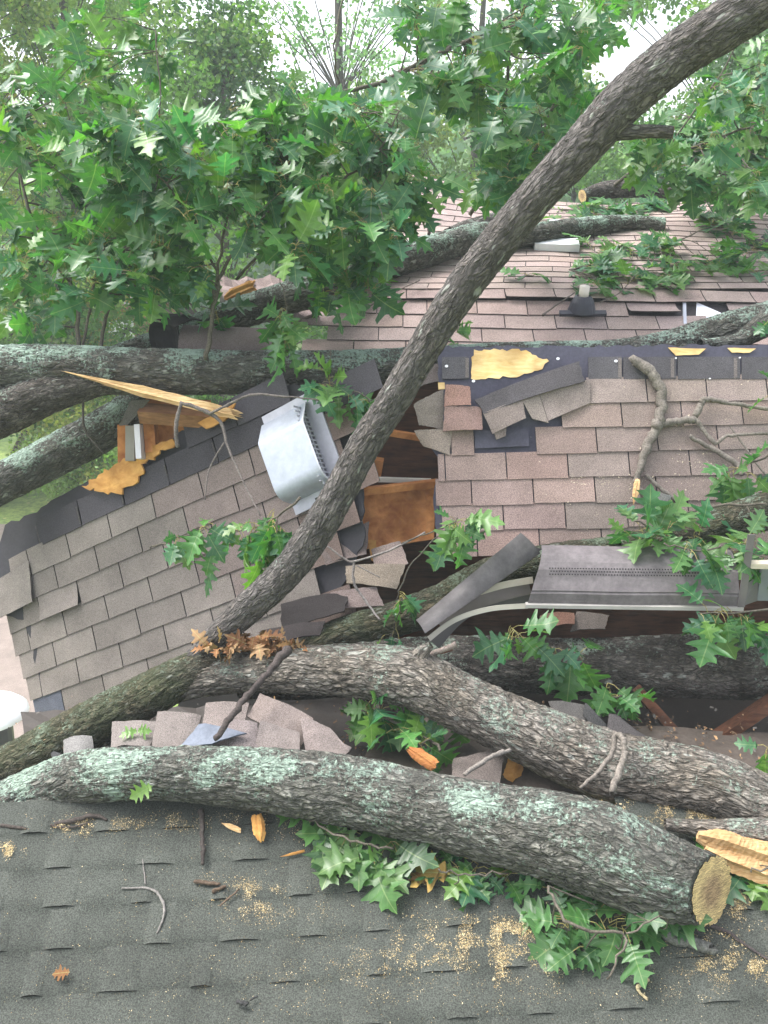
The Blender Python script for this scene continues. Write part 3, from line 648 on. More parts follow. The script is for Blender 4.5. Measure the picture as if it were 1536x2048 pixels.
# loose tab and stained tear on the left piece
sheet('loose_tab', [A_+Ul*(-.42)+Vl*.10+Nl*.012, A_+Ul*(.02)+Vl*.06+Nl*.012, A_+Ul*(-.02)+Vl*.30+Nl*.02, A_+Ul*(-.40)+Vl*.32+Nl*.014], M['shingle'], roofL, 12, 6, .005, (.205, .180, .165), 0, .003, .02, seed=9)
for i in range(-2, 5):
    mb = MB(); u_ = .1675+i*.335-.03; q = [A_+Ul*(u_+a)+Vl*b+Nl*.016 for a, b in ((0, -.115), (.012, -.115), (.012, -.012), (0, -.012))]
    if inpoly(*project(q[2]), polyL): mb.add(q+[p-Nl*.004 for p in q], [(0, 1, 2, 3), (3, 2, 1, 0), (0, 1, 5, 4), (2, 3, 7, 6)], (.11, .10, .10)); mb.build('sealant_mark', M['shingle'], roofL)
# silver box vent
def vent():
    hx, hy = 612, 905; Ov = toplane(hx, hy, A_, Nl, 0.01); e1 = unit(Ul*.98-Vl*.05); e1 = unit(e1 - Nl*(e1@Nl)); e2 = unit(np.cross(Nl, e1)); e2 = e2 if e2@Vl > 0 else -e2
    mb = MB(); fl_ = []
    def w(a, b, c): return Ov+e1*a+e2*b+Nl*c
    mb.box(w(-.165, -.27, 0), e1*.33, e2*.54, Nl*.012, (.40, .40, .46))
    v = mb.build('box_vent', M['metal'], roofL)
    # hood: rounded profile along e2, extruded along e1, open towards +e1 where the grille sits
    prof = [(-.22, .012), (-.22, .038), (-.215, .044), (-.118, .128), (-.108, .134), (-.09, .136), (.12, .135), (.145, .132), (.165, .124), (.182, .11), (.194, .09), (.202, .06), (.206, .035), (.208, .012)]
    mb = MB(); n = len(prof); a0, a1 = -.165, .11
    vs = [w(a0, b, c) for b, c in prof]+[w(a1, b, c) for b, c in prof]
    F = [(i, i+1, n+i+1, n+i) for i in range(n-1)]+[tuple(range(n))]
    mb.add(vs, F, (.42, .45, .53))
    for i in range(n-1):
        mb.tube([w(a1, *prof[i]), w(a1, *prof[i+1])], [.004, .004], 5, (.62, .63, .7), False)
    ho = mb.build('hood', M['metal'], v, True); em = ho.modifiers.new('e', 'EDGE_SPLIT'); em.split_angle = math.radians(25)
    mb = MB(); mb.add([w(a1-.03, b, c*.9) for b, c in prof], [tuple(range(n))], (.10, .09, .11))
    for i in range(17):
        b = -.20+i*.0245; mb.box(w(a1-.028, b, .012), e1*.006, e2*.006, Nl*.12, (.40, .40, .45))
    for c in (.05, .09): mb.box(w(a1-.03, -.20, c), e1*.006, e2*.41, Nl*.006, (.42, .42, .48))
    mb.build('grille', M['metal'], v)
    mb = MB(); mb.box(w(-.03, .235, .012), e1*.025, e2*.012, Nl*.006, (.02, .02, .02)); mb.build('screw', M['plain'], v)
vent()

# ---- opening between the two sections: broken sheathing, beam, dark board painting in the attic's shade
mb = MB()
opn = thing('broken_wall_frame', 'orange brown plywood box and rafter exposed in the hole between the two roof pieces', 'wall frame', loc=tuple(P(800, 1100, 4.6)))
sheet('plywood_sheet', [P(716, 985, 4.50), P(872, 968, 4.50), P(868, 1080, 4.44), P(730, 1100, 4.44)], M['ply_red'], opn, 16, 12, .015, (1, 1, 1), .03, .02, .01, seed=21)
mb = MB(); mb.beam(P(708, 985, 4.44), P(874, 966, 4.44), .05, .035, (0, 0, 1)); mb.build('ledger_board', M['ply_red'], opn)
mb = MB(); mb.beam(P(730, 958, 4.52), P(862, 962, 4.50), .03, .022, (0, 0, 1), (.62, .58, .52)); mb.build('trim_strip', M['paint'], opn)
sheet('attic_shade_board', [P(690, 840, 4.85), P(900, 840, 4.85), P(900, 1010, 4.85), P(690, 1010, 4.85)], M['wood_dark'], opn, 8, 8, .02, (1, 1, 1), 0, .01, 0, seed=22)
mb = MB(); mb.beam(P(760, 862, 4.62), P(870, 880, 4.62), .05, .03, (0, 0, 1)); mb.beam(P(735, 930, 4.68), P(765, 935, 4.68), .08, .09, (0, 0, 1)); mb.build('rafter', M['ply_red'], opn)
sheet('plywood_strip', [P(736, 1078, 4.40), P(752, 1080, 4.40), P(756, 1128, 4.36), P(742, 1120, 4.36)], M['ply'], opn, 6, 6, .01, (1, 1, 1), 0, .01, .1, seed=23)

# ---- house body under the roofs
house = thing('house', 'wrecked house body with attic floor darkened as shade beneath the fallen logs', 'house', loc=(0.6, 6.0, 0))
mb = MB(); mb.box((-1.2, 2.72, 1.95), (6.4, 0, 0), (0, 6.8, 0), (0, 0, .05), (.035, .028, .024)); mb.build('attic_floor', M['felt'], house)  # floor coloured near black: shade under the logs put into the colour
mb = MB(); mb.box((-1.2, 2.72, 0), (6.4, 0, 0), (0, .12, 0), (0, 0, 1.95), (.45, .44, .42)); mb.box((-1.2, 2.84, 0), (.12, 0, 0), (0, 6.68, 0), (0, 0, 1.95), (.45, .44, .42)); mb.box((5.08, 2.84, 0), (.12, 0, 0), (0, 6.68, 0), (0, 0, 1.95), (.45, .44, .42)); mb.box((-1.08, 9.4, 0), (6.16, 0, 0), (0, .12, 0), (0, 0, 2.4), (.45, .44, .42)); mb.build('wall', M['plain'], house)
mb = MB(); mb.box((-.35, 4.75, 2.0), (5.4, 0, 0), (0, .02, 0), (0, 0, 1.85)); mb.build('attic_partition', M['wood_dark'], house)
for a, b, w in ((P(1600, 1365, 3.72), P(1385, 1510, 3.72), .09), (P(1270, 1375, 3.82), P(1372, 1490, 3.72), .11), (P(1700, 1440, 4.1), P(1480, 1580, 3.9), .08)):
    mb = MB(); mb.beam(a, b, .04, w, (0, -1, .3)); mb.build('rafter', M['wood_dark'], house)
# lower roof the near shingles sit on
gar = thing('garage', 'pale garage wall carrying the dark foreground roof', 'garage', loc=(0, 1.0, 0))
mb = MB(); mb.box((-1.9, -1.4, 0), (4.2, 0, 0), (0, .1, 0), (0, 0, .9), (.45, .44, .42)); mb.box((-1.9, -1.3, 0), (.1, 0, 0), (0, 3.9, 0), (0, 0, 1.2), (.45, .44, .42)); mb.box((-1.9, 2.55, 0), (4.2, 0, 0), (0, .1, 0), (0, 0, 2.5), (.45, .44, .42)); mb.build('wall', M['plain'], gar)

# ------------------------------------------------------------------ fallen trunks and logs
def resting(rows, O, N, lift=0.0):
    out = []
    for x, y, r in rows:
        d = near_plane_depth(x, y, r, O, N) - lift; out.append(tuple(P(x, y, d))+(r*d/FPX,))
    return out
T1 = thing('fallen_log', 'thick lichen covered log lying along the foreground roof with a sawn right end', 'log', loc=tuple(P(800, 1700, 2.9)))
rows1 = [(260, 1550, 60), (400, 1552, 64), (550, 1563, 70), (700, 1585, 77), (850, 1618, 78), (1000, 1655, 87), (1100, 1675, 95), (1190, 1700, 101), (1290, 1745, 96), (1370, 1770, 84), (1424, 1784, 76)]
rows1 = [(x_, y_-1, r_x*.90) for x_, y_, r_x in rows1]
p1 = resting(rows1, NO, Nn); p1 = [tuple(P(-120, 1690, 3.35))+(.13,), tuple(P(-20, 1645, 3.26))+(.125,), tuple(P(70, 1592, 3.20))+(.106,), tuple(P(160, 1560, 3.16))+(.106,)] + p1
log('bark', p1, M['bark_front'], T1, res=.0065, seed=1, cut=(False, True), tilt=RGT*.70-FWD*.71-UPV*.02, lump=.13, furrow=.09, lich=lambda t: np.where(t < .5, .45-t*.9, 0))
mb = MB()
T2 = thing('fallen_tree', 'grey brown trunk arching from left to the right edge with a tall leaning stem', 'tree trunk', loc=tuple(P(700, 1390, 3.55)))
p2 = L3([(300, 1388, 30, 3.66), (350, 1368, 40, 3.63), (400, 1355, 43, 3.6), (500, 1342, 45, 3.56), (620, 1340, 49, 3.5), (720, 1340, 53, 3.45), (820, 1356, 61, 3.4), (920, 1405, 60, 3.35), (1020, 1452, 62, 3.3), (1120, 1498, 66, 3.25), (1220, 1535, 68, 3.2), (1320, 1552, 68, 3.16), (1420, 1570, 68, 3.1), (1536, 1618, 70, 3.05), (1660, 1670, 72, 3.0)])
log('bark', p2, M['bark_mid'], T2, res=.007, seed=2, lump=.15, furrow=.10)
log('mossy_fork', L3([(-120, 1600, 54, 3.75), (0, 1550, 52, 3.73), (110, 1490, 50, 3.70), (215, 1432, 47, 3.66), (300, 1388, 45, 3.62), (390, 1342, 40, 3.6), (470, 1322, 26, 3.6)]), M['bark_moss'], T2, res=.007, seed=20, lump=.15, furrow=.12)
log('branch_stub', L3([(820, 1340, 30, 3.38), (845, 1305, 15, 3.36), (862, 1290, 7, 3.35)]), M['bark_mid'], T2, res=.006, seed=21, nmin=14)
p3 = L3([(330, 1372, 22, 3.64), (390, 1318, 24, 3.62), (440, 1268, 30, 3.58), (500, 1212, 35, 3.54), (570, 1145, 36, 3.5), (628, 1065, 37, 3.45), (676, 985, 37, 3.4), (722, 900, 37, 3.35), (786, 800, 37, 3.3), (845, 700, 37, 3.24), (908, 600, 38, 3.18), (985, 500, 41, 3.12), (1068, 400, 43, 3.05), (1160, 300, 46, 2.99), (1245, 205, 47, 2.93), (1345, 118, 50, 2.87), (1440, 55, 53, 2.8), (1570, -25, 56, 2.72), (1700, -100, 58, 2.65)])
p3 = [q_[:3]+(q_[3]*.93,) for q_ in p3]
log('leaning_stem', p3, M['bark_lean'], T2, res=.007, seed=3, lump=.12, furrow=.10)
pst = L3([(1215, 262, 20, 2.96), (1262, 264, 15, 2.95), (1300, 263, 13, 2.945), (1344, 265, 12, 2.94)])
log('branch_stub', pst, M['bark_lean'], T2, res=.006, seed=4, cut=(False, True), nmin=14)
T4 = thing('fallen_tree', 'long horizontal trunk crossing from the left edge and over the broken roof peak', 'tree trunk', loc=tuple(P(400, 780, 4.5)))
p4 = L3([(-160, 748, 52, 4.45), (-20, 742, 50, 4.45), (120, 740, 48, 4.45), (300, 742, 45, 4.47), (450, 743, 43, 4.5), (600, 742, 40, 4.55), (740, 738, 37, 4.6), (860, 722, 30, 4.63), (980, 708, 24, 4.66), (1110, 703, 22, 4.68), (1240, 702, 24, 4.68), (1340, 690, 28, 4.68), (1430, 665, 31, 4.68), (1530, 640, 33, 4.66), (1660, 610, 36, 4.62)])
log('bark', p4, M['bark_back'], T4, res=.009, seed=5, furrow=.12)
p4b = L3([(300, 755, 22, 4.46), (200, 762, 32, 4.44), (100, 785, 40, 4.42), (10, 822, 42, 4.4), (-90, 862, 44, 4.38)])
log('limb', p4b, M['bark_dark'], T4, res=.01, seed=6)
p4c = L3([(1540, 640, 26, 4.60), (1480, 680, 15, 4.55), (1400, 688, 11, 4.5)])
log('limb', p4c, M['bark_back'], T4, res=.01, seed=16)
T5 = thing('fallen_limb', 'dark trunk sloping down to the lower left behind the long horizontal trunk', 'tree limb', loc=tuple(P(100, 920, 5)))
log('bark', L3([(340, 770, 38, 5.1), (230, 848, 42, 5.0), (110, 912, 42, 4.95), (0, 968, 42, 4.9), (-120, 1030, 44, 4.85)]), M['bark_back'], T5, res=.011, seed=7, furrow=.12)
T6 = thing('fallen_limb', 'forked limb lying diagonally across the upper roof slope', 'tree limb', loc=tuple(P(800, 520, 5.5)))
rw = [(640, 577, 34), (760, 532, 33), (860, 500, 31), (950, 474, 29), (1050, 470, 25), (1150, 458, 21), (1250, 447, 16), (1328, 450, 14)]
p6 = L3([(230, 715, 22, 4.95), (330, 682, 26, 4.95), (440, 640, 31, 5.0), (540, 607, 34, 5.1)]) + resting(rw, c_b, Nc2)
p6 = [p for i, p in enumerate(p6)]
log('bark', p6, M['bark_back'], T6, res=.011, seed=8, cut=(False, True), furrow=.12, lich=lambda t: -.1+0*t)
pk = resting([(900, 480, 26), (950, 455, 20), (1000, 438, 14)], c_b, Nc2); log('knot', pk, M['bark_dark'], T6, res=.012, seed=9)
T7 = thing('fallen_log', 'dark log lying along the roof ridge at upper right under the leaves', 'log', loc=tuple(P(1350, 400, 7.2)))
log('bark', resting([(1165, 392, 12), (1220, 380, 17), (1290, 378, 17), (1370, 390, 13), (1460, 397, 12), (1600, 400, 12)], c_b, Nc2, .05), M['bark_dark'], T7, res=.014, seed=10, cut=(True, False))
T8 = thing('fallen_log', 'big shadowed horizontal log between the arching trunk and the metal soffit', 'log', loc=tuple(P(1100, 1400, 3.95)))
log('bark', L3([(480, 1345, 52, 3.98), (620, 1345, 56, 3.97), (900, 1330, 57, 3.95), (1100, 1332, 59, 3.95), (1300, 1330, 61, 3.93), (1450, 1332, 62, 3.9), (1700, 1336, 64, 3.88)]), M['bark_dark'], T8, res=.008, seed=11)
T9 = thing('fallen_log', 'lichen speckled log running up to the right behind the metal soffit', 'log', loc=tuple(P(1000, 1180, 4.05)))
log('bark', L3([(610, 1300, 26, 4.05), (680, 1268, 34, 4.05), (780, 1240, 36, 4.06), (880, 1205, 38, 4.07), (990, 1150, 40, 4.1), (1100, 1122, 38, 4.1), (1250, 1100, 34, 4.08), (1400, 1060, 36, 4.03), (1600, 1000, 38, 3.98)]), M['bark_moss'], T9, res=.008, seed=12)

# ------------------------------------------------------------------ leaves
HALF = [(0, .006), (.06, .05), (.10, .20), (.15, .16), (.19, .115), (.24, .20), (.28, .33), (.345, .37), (.36, .28), (.375, .17), (.42, .135), (.47, .24), (.53, .38), (.64, .44), (.625, .32), (.625, .19), (.67, .135), (.73, .20), (.83, .27), (.82, .17), (.845, .10), (.91, .08), (1.0, .0)]
def leaf_template():
    h = np.array(HALF); n = len(h); mx = np.maximum.accumulate(np.maximum(h[:, 0]-h[:, 1]*.35, 0)); mx = mx/mx[-1]
    V = []; F = []
    for i in range(n): V.append((mx[i], 0))
    for i in range(n): V.append((h[i, 0], h[i, 1]))
    for i in range(n): V.append((h[i, 0], -h[i, 1]))
    for i in range(n-1):
        F.append((i, i+1, n+i+1, n+i)); F.append((i+1, i, 2*n+i, 2*n+i+1))
    return np.array(V, float), np.array(F)
LT, LF = leaf_template()
class Leaves:
    def __init__(s): s.v = []; s.f = []; s.c = []; s.a = []; s.n = 0
    def add(s, base, dirn, nrm, size, col, rr, droop=None):
        d = unit(dirn); n = unit(nrm - d*(nrm@d)); sd_ = np.cross(n, d)
        x = LT[:, 0]; ph = rr.uniform(0, 6.28, 2); sg = LT[:, 1] > 0; y = LT[:, 1]*rr.uniform(.8, 1.15)*(1+.22*np.sin(x*11+np.where(sg, ph[0], ph[1]))*(x > .2)); y = y + rr.normal()*.09*x*x*(1); k = rr.uniform(.25, .75) if droop is None else droop
        fold = rr.uniform(.1, .55); wav = rr.uniform(.0, .06)
        z = np.abs(y)*fold - k*x*x*.35 + wav*np.sin(x*9+rr.uniform(0, 6))*np.sign(y)*np.abs(y)*6*.5 + rr.uniform(-.5, .5)*y*x + rr.uniform(-.9, .5)*y*y
        pts = base + size*(x[:, None]*d + y[:, None]*sd_ + z[:, None]*n)
        s.v.append(pts); s.f.append(LF+s.n); s.n += len(pts); s.c.append(np.tile(col, (len(pts), 1))); s.a.append(np.stack([LT[:, 0], LT[:, 1], 0*x], -1))
    def build(s, name, mat, parent):
        if not s.v: return None
        return mesh(name, np.concatenate(s.v), np.concatenate(s.f), mat, parent, cols=np.concatenate(s.c), attr=np.concatenate(s.a), smooth=True)
GREENS = [(.046, .155, .038), (.062, .185, .040), (.034, .125, .045), (.10, .215, .035), (.040, .15, .070), (.075, .20, .045), (.038, .13, .05)]
LIGHT = [(.12, .24, .07), (.10, .21, .06), (.09, .20, .07)]
DEAD = [(.35, .16, .07), (.42, .22, .10), (.26, .12, .06), (.48, .30, .16)]
def gcol(rr, pal=GREENS, yellow=0):
    c = np.array(pal[rr.integers(len(pal))])*rr.uniform(.8, 1.25)
    if rr.random() < yellow: c = np.array((.24, .26, .05))
    return c
def cluster(LV, TW, tip, axis, rr, n=8, size=.17, hang=.6, pal=GREENS, spread=1.0, yellow=0, toward=.0, flat=None):
    tip = np.asarray(tip, float); axis = unit(axis); down = np.array([0, 0, -1.0])
    for i in range(n):
        d = rr.normal(size=3); d -= axis*(d@axis)*.6; d = unit(d); d = unit(d*spread + axis*.5 + down*hang*rr.uniform(.4, 1.5))
        if flat is not None: d = unit(d-flat*(d@flat)+flat*rr.uniform(-.12, .2))
        st = tip - axis*rr.uniform(0, .10); pl_ = rr.uniform(.03, .065)
        b = st + d*pl_ + np.array([0, 0, .012])
        s_ = size*rr.uniform(.5, 1.22)
        nr = unit(np.array([0, -.55-toward, .8]) + rr.normal(size=3)*.45) if flat is None else unit(flat+rr.normal(size=3)*.25)
        if abs(nr@d) > .92: nr = unit(nr+rr.normal(size=3))
        LV.add(b, d, nr, s_, gcol(rr, pal, yellow), rr)
        if TW is not None: TW.tube([st, st+d*pl_*.55+np.array([0, 0, .014]), b], [.0016, .0014, .0014], 4, (.30, .26, .10), False)

def leafy(label, stems, clusters, seed, group=None, size=.17, pal=GREENS, name='leafy_branch', yellow=0, toward=0., stemcol=(.10, .088, .07), cat='branch'):
    """stems: lists of (px,py,d,r_m); clusters: (px,py,d,(ax,ay,az),n,hang[,flat])."""
    rr = np.random.default_rng(seed); t = None
    LV = Leaves(); TW = MB(); SP = []
    for st in stems:
        pts = np.array([tuple(P(x, y, d))+(r,) for x, y, d, r in st]); S = spline(pts, n=6)
        S[:, :3] += rr.normal(size=(len(S), 3))*.004
        TW.tube(list(S[:, :3]), list(S[:, 3]), 8, stemcol); SP.append(S)
    allp = np.concatenate(SP) if SP else None
    t = thing(name, label, cat, loc=tuple(allp[0][:3] if allp is not None else P(*clusters[0][:3])), group=group)
    for c in clusters:
        x, y, d, ax, n, hang = c[:6]; flat = c[6] if len(c) > 6 else None
        tip = P(x, y, d) if d > 0 else nplane(x, y, .03)
        ax = unit(ax)
        if allp is not None:
            dist = np.linalg.norm(allp[:, :3]-tip, axis=1); q = allp[dist.argmin()]
            if dist.min() > .02:
                mid = (q[:3]+tip)/2 + rr.normal(size=3)*.03*min(1, dist.min()*3)
                r0 = min(q[3]*.7, .006); TW.tube(list(spline([q[:3], mid, tip], n=4)), list(np.linspace(r0, .002, 9)), 5, stemcol, False)
        cluster(LV, TW, tip, ax, rr, n, size, hang, pal, yellow=yellow, toward=toward, flat=flat)
    TW.build('stem', M['twig'], t, True); LV.build('leaves', M['leaf'], t)
    return t

def fill(poly, n, dr, rr, ax=(0, -.2, .4), nl=(6, 10), hang=.5):
    xs = [p[0] for p in poly]; ys = [p[1] for p in poly]; out = []
    while len(out) < n:
        x = rr.uniform(min(xs), max(xs)); y = rr.uniform(min(ys), max(ys))
        if inpoly(x, y, poly):
            out.append((x, y, rr.uniform(*dr), (ax[0]+rr.normal()*.7, ax[1]+rr.normal()*.5, ax[2]+rr.normal()*.5), int(rr.integers(*nl)), hang))
    return out
r_ = np.random.default_rng(31)
# the fallen tree's leafy limbs standing up behind the horizontal trunk (left) ...
LB = 'leafy limbs rising behind the horizontal trunk'
leafy('leafy limb at the far left edge with a pale curving bare stem below', [[(158, 700, 4.55, .012), (150, 600, 4.6, .011), (110, 500, 4.7, .010), (60, 430, 4.75, .009), (20, 250, 4.8, .006)], [(165, 700, 4.55, .008), (190, 560, 4.6, .007), (215, 420, 4.6, .005)]],
      fill([(-40, 120), (120, 60), (230, 210), (250, 420), (170, 600), (90, 660), (-40, 640)], 48, (4.3, 5.2), r_), 41, LB, pal=GREENS[:4], yellow=.004)
leafy('leafy limb behind the left end of the horizontal trunk, second from the left edge', [[(200, 700, 4.6, .010), (215, 620, 4.6, .009), (240, 520, 4.65, .008), (290, 380, 4.7, .007), (320, 220, 4.7, .005), (310, 60, 4.7, .004)]],
      fill([(150, 260), (280, 170), (400, 250), (420, 420), (330, 560), (180, 600)], 42, (4.2, 5.0), r_)+fill([(200, 560), (330, 480), (440, 640), (300, 650)], 7, (4.2, 5), r_)+fill([(180, 20), (340, 0), (360, 200), (200, 220)], 8, (4.5, 5), r_), 42, LB)
leafy('three stemmed leafy limb growing up from the horizontal trunk near the black pipe', [[(412, 718, 4.38, .013), (425, 640, 4.36, .011), (438, 560, 4.35, .010), (470, 500, 4.34, .007), (560, 400, 4.3, .005)], [(430, 600, 4.36, .009), (445, 480, 4.3, .007), (480, 330, 4.25, .006), (520, 290, 4.2, .004)], [(436, 545, 4.36, .007), (350, 390, 4.2, .006), (250, 290, 4.1, .004)]],
      fill([(170, 270), (300, 230), (560, 210), (640, 330), (620, 440), (420, 470), (260, 400)], 40, (3.9, 4.5), r_, (0, -.4, .3))+[(385, 535, 4.2, (-1, -.3, .1), 6, .4), (420, 560, 4.25, (0, -.3, -.3), 5, .8)], 43, LB, yellow=.004)
leafy('wide leafy limb in front of the upper roof, left of the leaning trunk', [[(470, 560, 4.6, .008), (560, 470, 4.5, .008), (660, 380, 4.4, .007), (760, 300, 4.3, .005), (800, 220, 4.3, .004)], [(580, 340, 4.2, .004), (680, 390, 4.2, .003), (740, 400, 4.2, .002)]],
      fill([(480, 220), (640, 150), (780, 210), (860, 320), (840, 400), (780, 470), (700, 560), (600, 540), (500, 440)], 62, (3.9, 4.6), r_, hang=.8)+fill([(560, 420), (860, 400), (800, 560), (600, 610)], 12, (4.2, 4.8), r_), 44, LB, yellow=0)
# ... and over the ridge (right)
RB = 'leafy limbs above the roof ridge'
leafy('airy leafy limb hanging at top centre beside a dark forked twig', [[(940, 430, 5.6, .014), (985, 330, 5.4, .012), (1010, 200, 5.2, .010), (1020, 60, 5.0, .008), (1025, -60, 5, .006)], [(670, 185, 4.6, .009), (760, 165, 4.6, .012), (850, 120, 4.7, .014), (960, 70, 4.9, .012)], [(680, 185, 4.6, .006), (670, 90, 4.5, .005), (690, -20, 4.5, .005)]],
      fill([(800, -30), (1300, -30), (1180, 120), (1000, 200), (880, 180), (800, 90)], 46, (4.2, 5.2), r_, hang=.8), 45, RB, yellow=.01)
leafy('leafy limb right behind the middle of the leaning trunk', [[(1010, 500, 5.0, .008), (1060, 330, 5.0, .007), (1120, 180, 5.0, .006)]],
      fill([(900, 190), (1010, 170), (1180, 120), (1180, 250), (1020, 380), (930, 400), (1000, 300)], 32, (4.4, 5.3), r_, hang=.8)+fill([(950, 340), (1060, 330), (1010, 420), (960, 420)], 5, (5, 5.5), r_), 46, RB)
leafy('leafy limb at the top right corner, beyond the leaning trunk', [[(1230, 370, 5.6, .012), (1290, 330, 5.5, .011), (1400, 290, 5.4, .009), (1540, 240, 5.3, .006)], [(1330, 300, 5.5, .006), (1440, 150, 5.3, .005), (1500, 40, 5.2, .004)]],
      fill([(1260, 270), (1380, 180), (1570, 60), (1600, 250), (1570, 360), (1440, 380), (1300, 350)], 58, (4.8, 5.8), r_, hang=.8), 47, RB, pal=GREENS+LIGHT[:1])
leafy('dense dark leafy limb drooping at the right edge above the ridge', [[(1600, 330, 6.4, .02), (1480, 350, 6.4, .012), (1360, 340, 6.3, .008)]],
      fill([(1300, 280), (1600, 150), (1600, 400), (1450, 395), (1320, 345)], 34, (6.0, 6.8), r_, hang=.7), 48, RB, pal=GREENS[:3])

# sprigs hanging and lying among the wreck
leafy('drooping oak sprig before the tilted left roof piece, ending in a single leaf', [[(335, 1085, 4.0, .003), (300, 1095, 4.05, .0045)], [(335, 1085, 4.0, .003), (410, 1060, 3.95, .003), (470, 1060, 3.95, .003), (540, 1050, 3.9, .004)], [(405, 1065, 3.95, .002), (400, 1110, 3.95, .002), (440, 1140, 3.95, .0015)]],
      [(350, 1075, 3.98, (-1, -.3, 0), 6, 1.0), (405, 1055, 3.92, (0, -.5, 0), 7, .9), (475, 1062, 3.9, (0, -.5, 0), 5, .9), (440, 1135, 3.95, (.2, 0, -1), 2, 1.2)], 51, toward=.3, size=.15)
leafy('dense bunch of drooping oak leaves beside the lower end of the leaning trunk', [[(535, 1045, 3.55, .004), (600, 1000, 3.45, .006)], [(490, 1075, 3.75, .003), (535, 1045, 3.6, .004)]],
      [(505, 1070, 3.6, (0, -.3, -.2), 9, 1.3), (545, 1055, 3.5, (0, -.3, -.2), 10, 1.6), (560, 1095, 3.5, (0, -.3, -.4), 9, 1.8), (530, 1120, 3.55, (0, 0, -1), 7, 1.8)], 52, size=.15, yellow=.0)
leafy('narrow hanging cluster of oak leaves dangling over the horizontal trunk', [[(560, 560, 4.2, .003), (575, 630, 4.2, .003), (570, 700, 4.2, .002)]],
      [(560, 640, 4.15, (0, -.3, -.2), 8, 1.1), (600, 650, 4.15, (1, -.2, 0), 5, .9), (572, 700, 4.15, (0, -.2, -1), 5, 1.6)], 53, size=.16)
leafy('leaf spray curving beside the silver roof vent', [[(650, 765, 4.1, .004), (700, 780, 4.1, .004), (745, 800, 4.05, .003)], [(665, 700, 4.1, .002), (650, 765, 4.1, .003)]],
      [(640, 770, 4.08, (-.6, -.3, .1), 8, .9), (655, 745, 4.08, (0, -.4, .6), 4, .5), (700, 790, 4.05, (.2, -.3, 0), 6, 1.2), (735, 800, 4.0, (.8, -.2, 0), 5, 1.0)], 54, size=.15, pal=GREENS+LIGHT)
leafy('pale oak sprig standing over the hole at the foot of the right roof face', [[(800, 1085, 3.85, .003), (880, 1060, 3.8, .003), (915, 1040, 3.75, .003)], [(790, 1200, 3.9, .003), (830, 1120, 3.85, .003), (900, 1050, 3.78, .003)]],
      [(915, 1048, 3.72, (0, -.5, .1), 10, .8), (880, 1075, 3.78, (-.5, -.3, 0), 3, .7), (930, 1070, 3.72, (.5, -.4, -.2), 4, 1.2)], 55, size=.155, pal=LIGHT+GREENS[:3], toward=.3)
leafy('dark leaf sprig on the mossy log below the hole', [[(780, 1280, 3.9, .003), (800, 1210, 3.85, .003)]], [(800, 1205, 3.85, (0, -.3, -.1), 7, .9), (770, 1270, 3.85, (-.3, -.3, 0), 4, .5)], 56, size=.11)
leafy('oak sprig drooping over the big shadowed log, with a large pointed leaf', [[(1060, 1290, 3.65, .003), (1025, 1262, 3.6, .003)], [(1060, 1290, 3.65, .003), (1130, 1300, 3.65, .003), (1170, 1310, 3.65, .002)]],
      [(1028, 1262, 3.58, (0, -.5, .1), 8, 1.1), (1055, 1280, 3.6, (.3, -.4, .1), 5, 1.1), (1120, 1300, 3.62, (.4, -.3, 0), 6, 1.0), (1165, 1310, 3.65, (.5, -.2, 0), 6, 1.0)], 57, size=.15, yellow=0)
leafy('oak spray hanging down under the metal soffit at the right edge', [[(1560, 1215, 3.6, .005), (1470, 1225, 3.6, .004), (1400, 1225, 3.6, .003)]],
      [(1440, 1228, 3.58, (-.3, -.4, 0), 8, 1.0), (1400, 1228, 3.6, (-1, -.2, 0), 4, .7), (1500, 1235, 3.6, (.3, -.3, 0), 7, 1.2), (1540, 1260, 3.6, (.3, -.3, 0), 6, 1.3)], 58, size=.17)
leafy('oak leaves draped over the right end of the metal soffit', [[(1330, 1090, 3.7, .004), (1400, 1100, 3.7, .004), (1480, 1090, 3.75, .004)]],
      [(1385, 1105, 3.66, (0, -.5, -.1), 7, 1.1), (1420, 1115, 3.64, (.2, -.4, -.2), 5, 1.2), (1500, 1085, 3.7, (.5, -.2, .2), 10, .6), (1545, 1120, 3.7, (.5, -.2, .2), 9, .8)], 59, size=.16, pal=GREENS+LIGHT)
leafy('light green oak spray lying on the log behind the metal soffit', [[(1400, 1060, 3.85, .005), (1320, 1060, 3.85, .005), (1270, 1040, 3.85, .004)], [(1540, 1010, 3.9, .006), (1440, 1010, 3.9, .006), (1370, 1030, 3.88, .004)]],
      [(1280, 1060, 3.83, (-.7, -.3, .4), 8, .2), (1340, 1055, 3.8, (.2, -.4, .5), 8, .2), (1300, 1090, 3.8, (-.2, -.5, .2), 6, .4), (1400, 1070, 3.8, (.3, -.4, .2), 6, .5), (1260, 1075, 3.83, (-.9, -.3, 0), 5, .4), (1510, 1080, 3.85, (.3, -.3, .4), 8, .4)], 60, size=.15, pal=LIGHT+GREENS[3:])
leafy('oak sprig at the right edge lying on the shingles above the log', [[(1490, 930, 4.05, .004), (1560, 900, 4.05, .006)]], [(1450, 945, 4.03, (-.6, -.4, 0), 7, .7), (1500, 945, 4.0, (0, -.4, .1), 6, .6)], 61, size=.14, pal=LIGHT+GREENS[:3])
leafy('few oak leaves entering at the right edge above the limb on the roof peak', [[(1600, 620, 4.4, .003), (1550, 640, 4.4, .003)]], [(1545, 640, 4.4, (-.3, -.4, 0), 6, .7)], 81, size=.14)
leafy('single hanging leaf pair at the right edge beside the bare crooked twig', [[(1600, 780, 4.15, .003), (1550, 790, 4.15, .003)]], [(1545, 790, 4.15, (-.3, -.4, 0), 3, .7)], 82, size=.12)
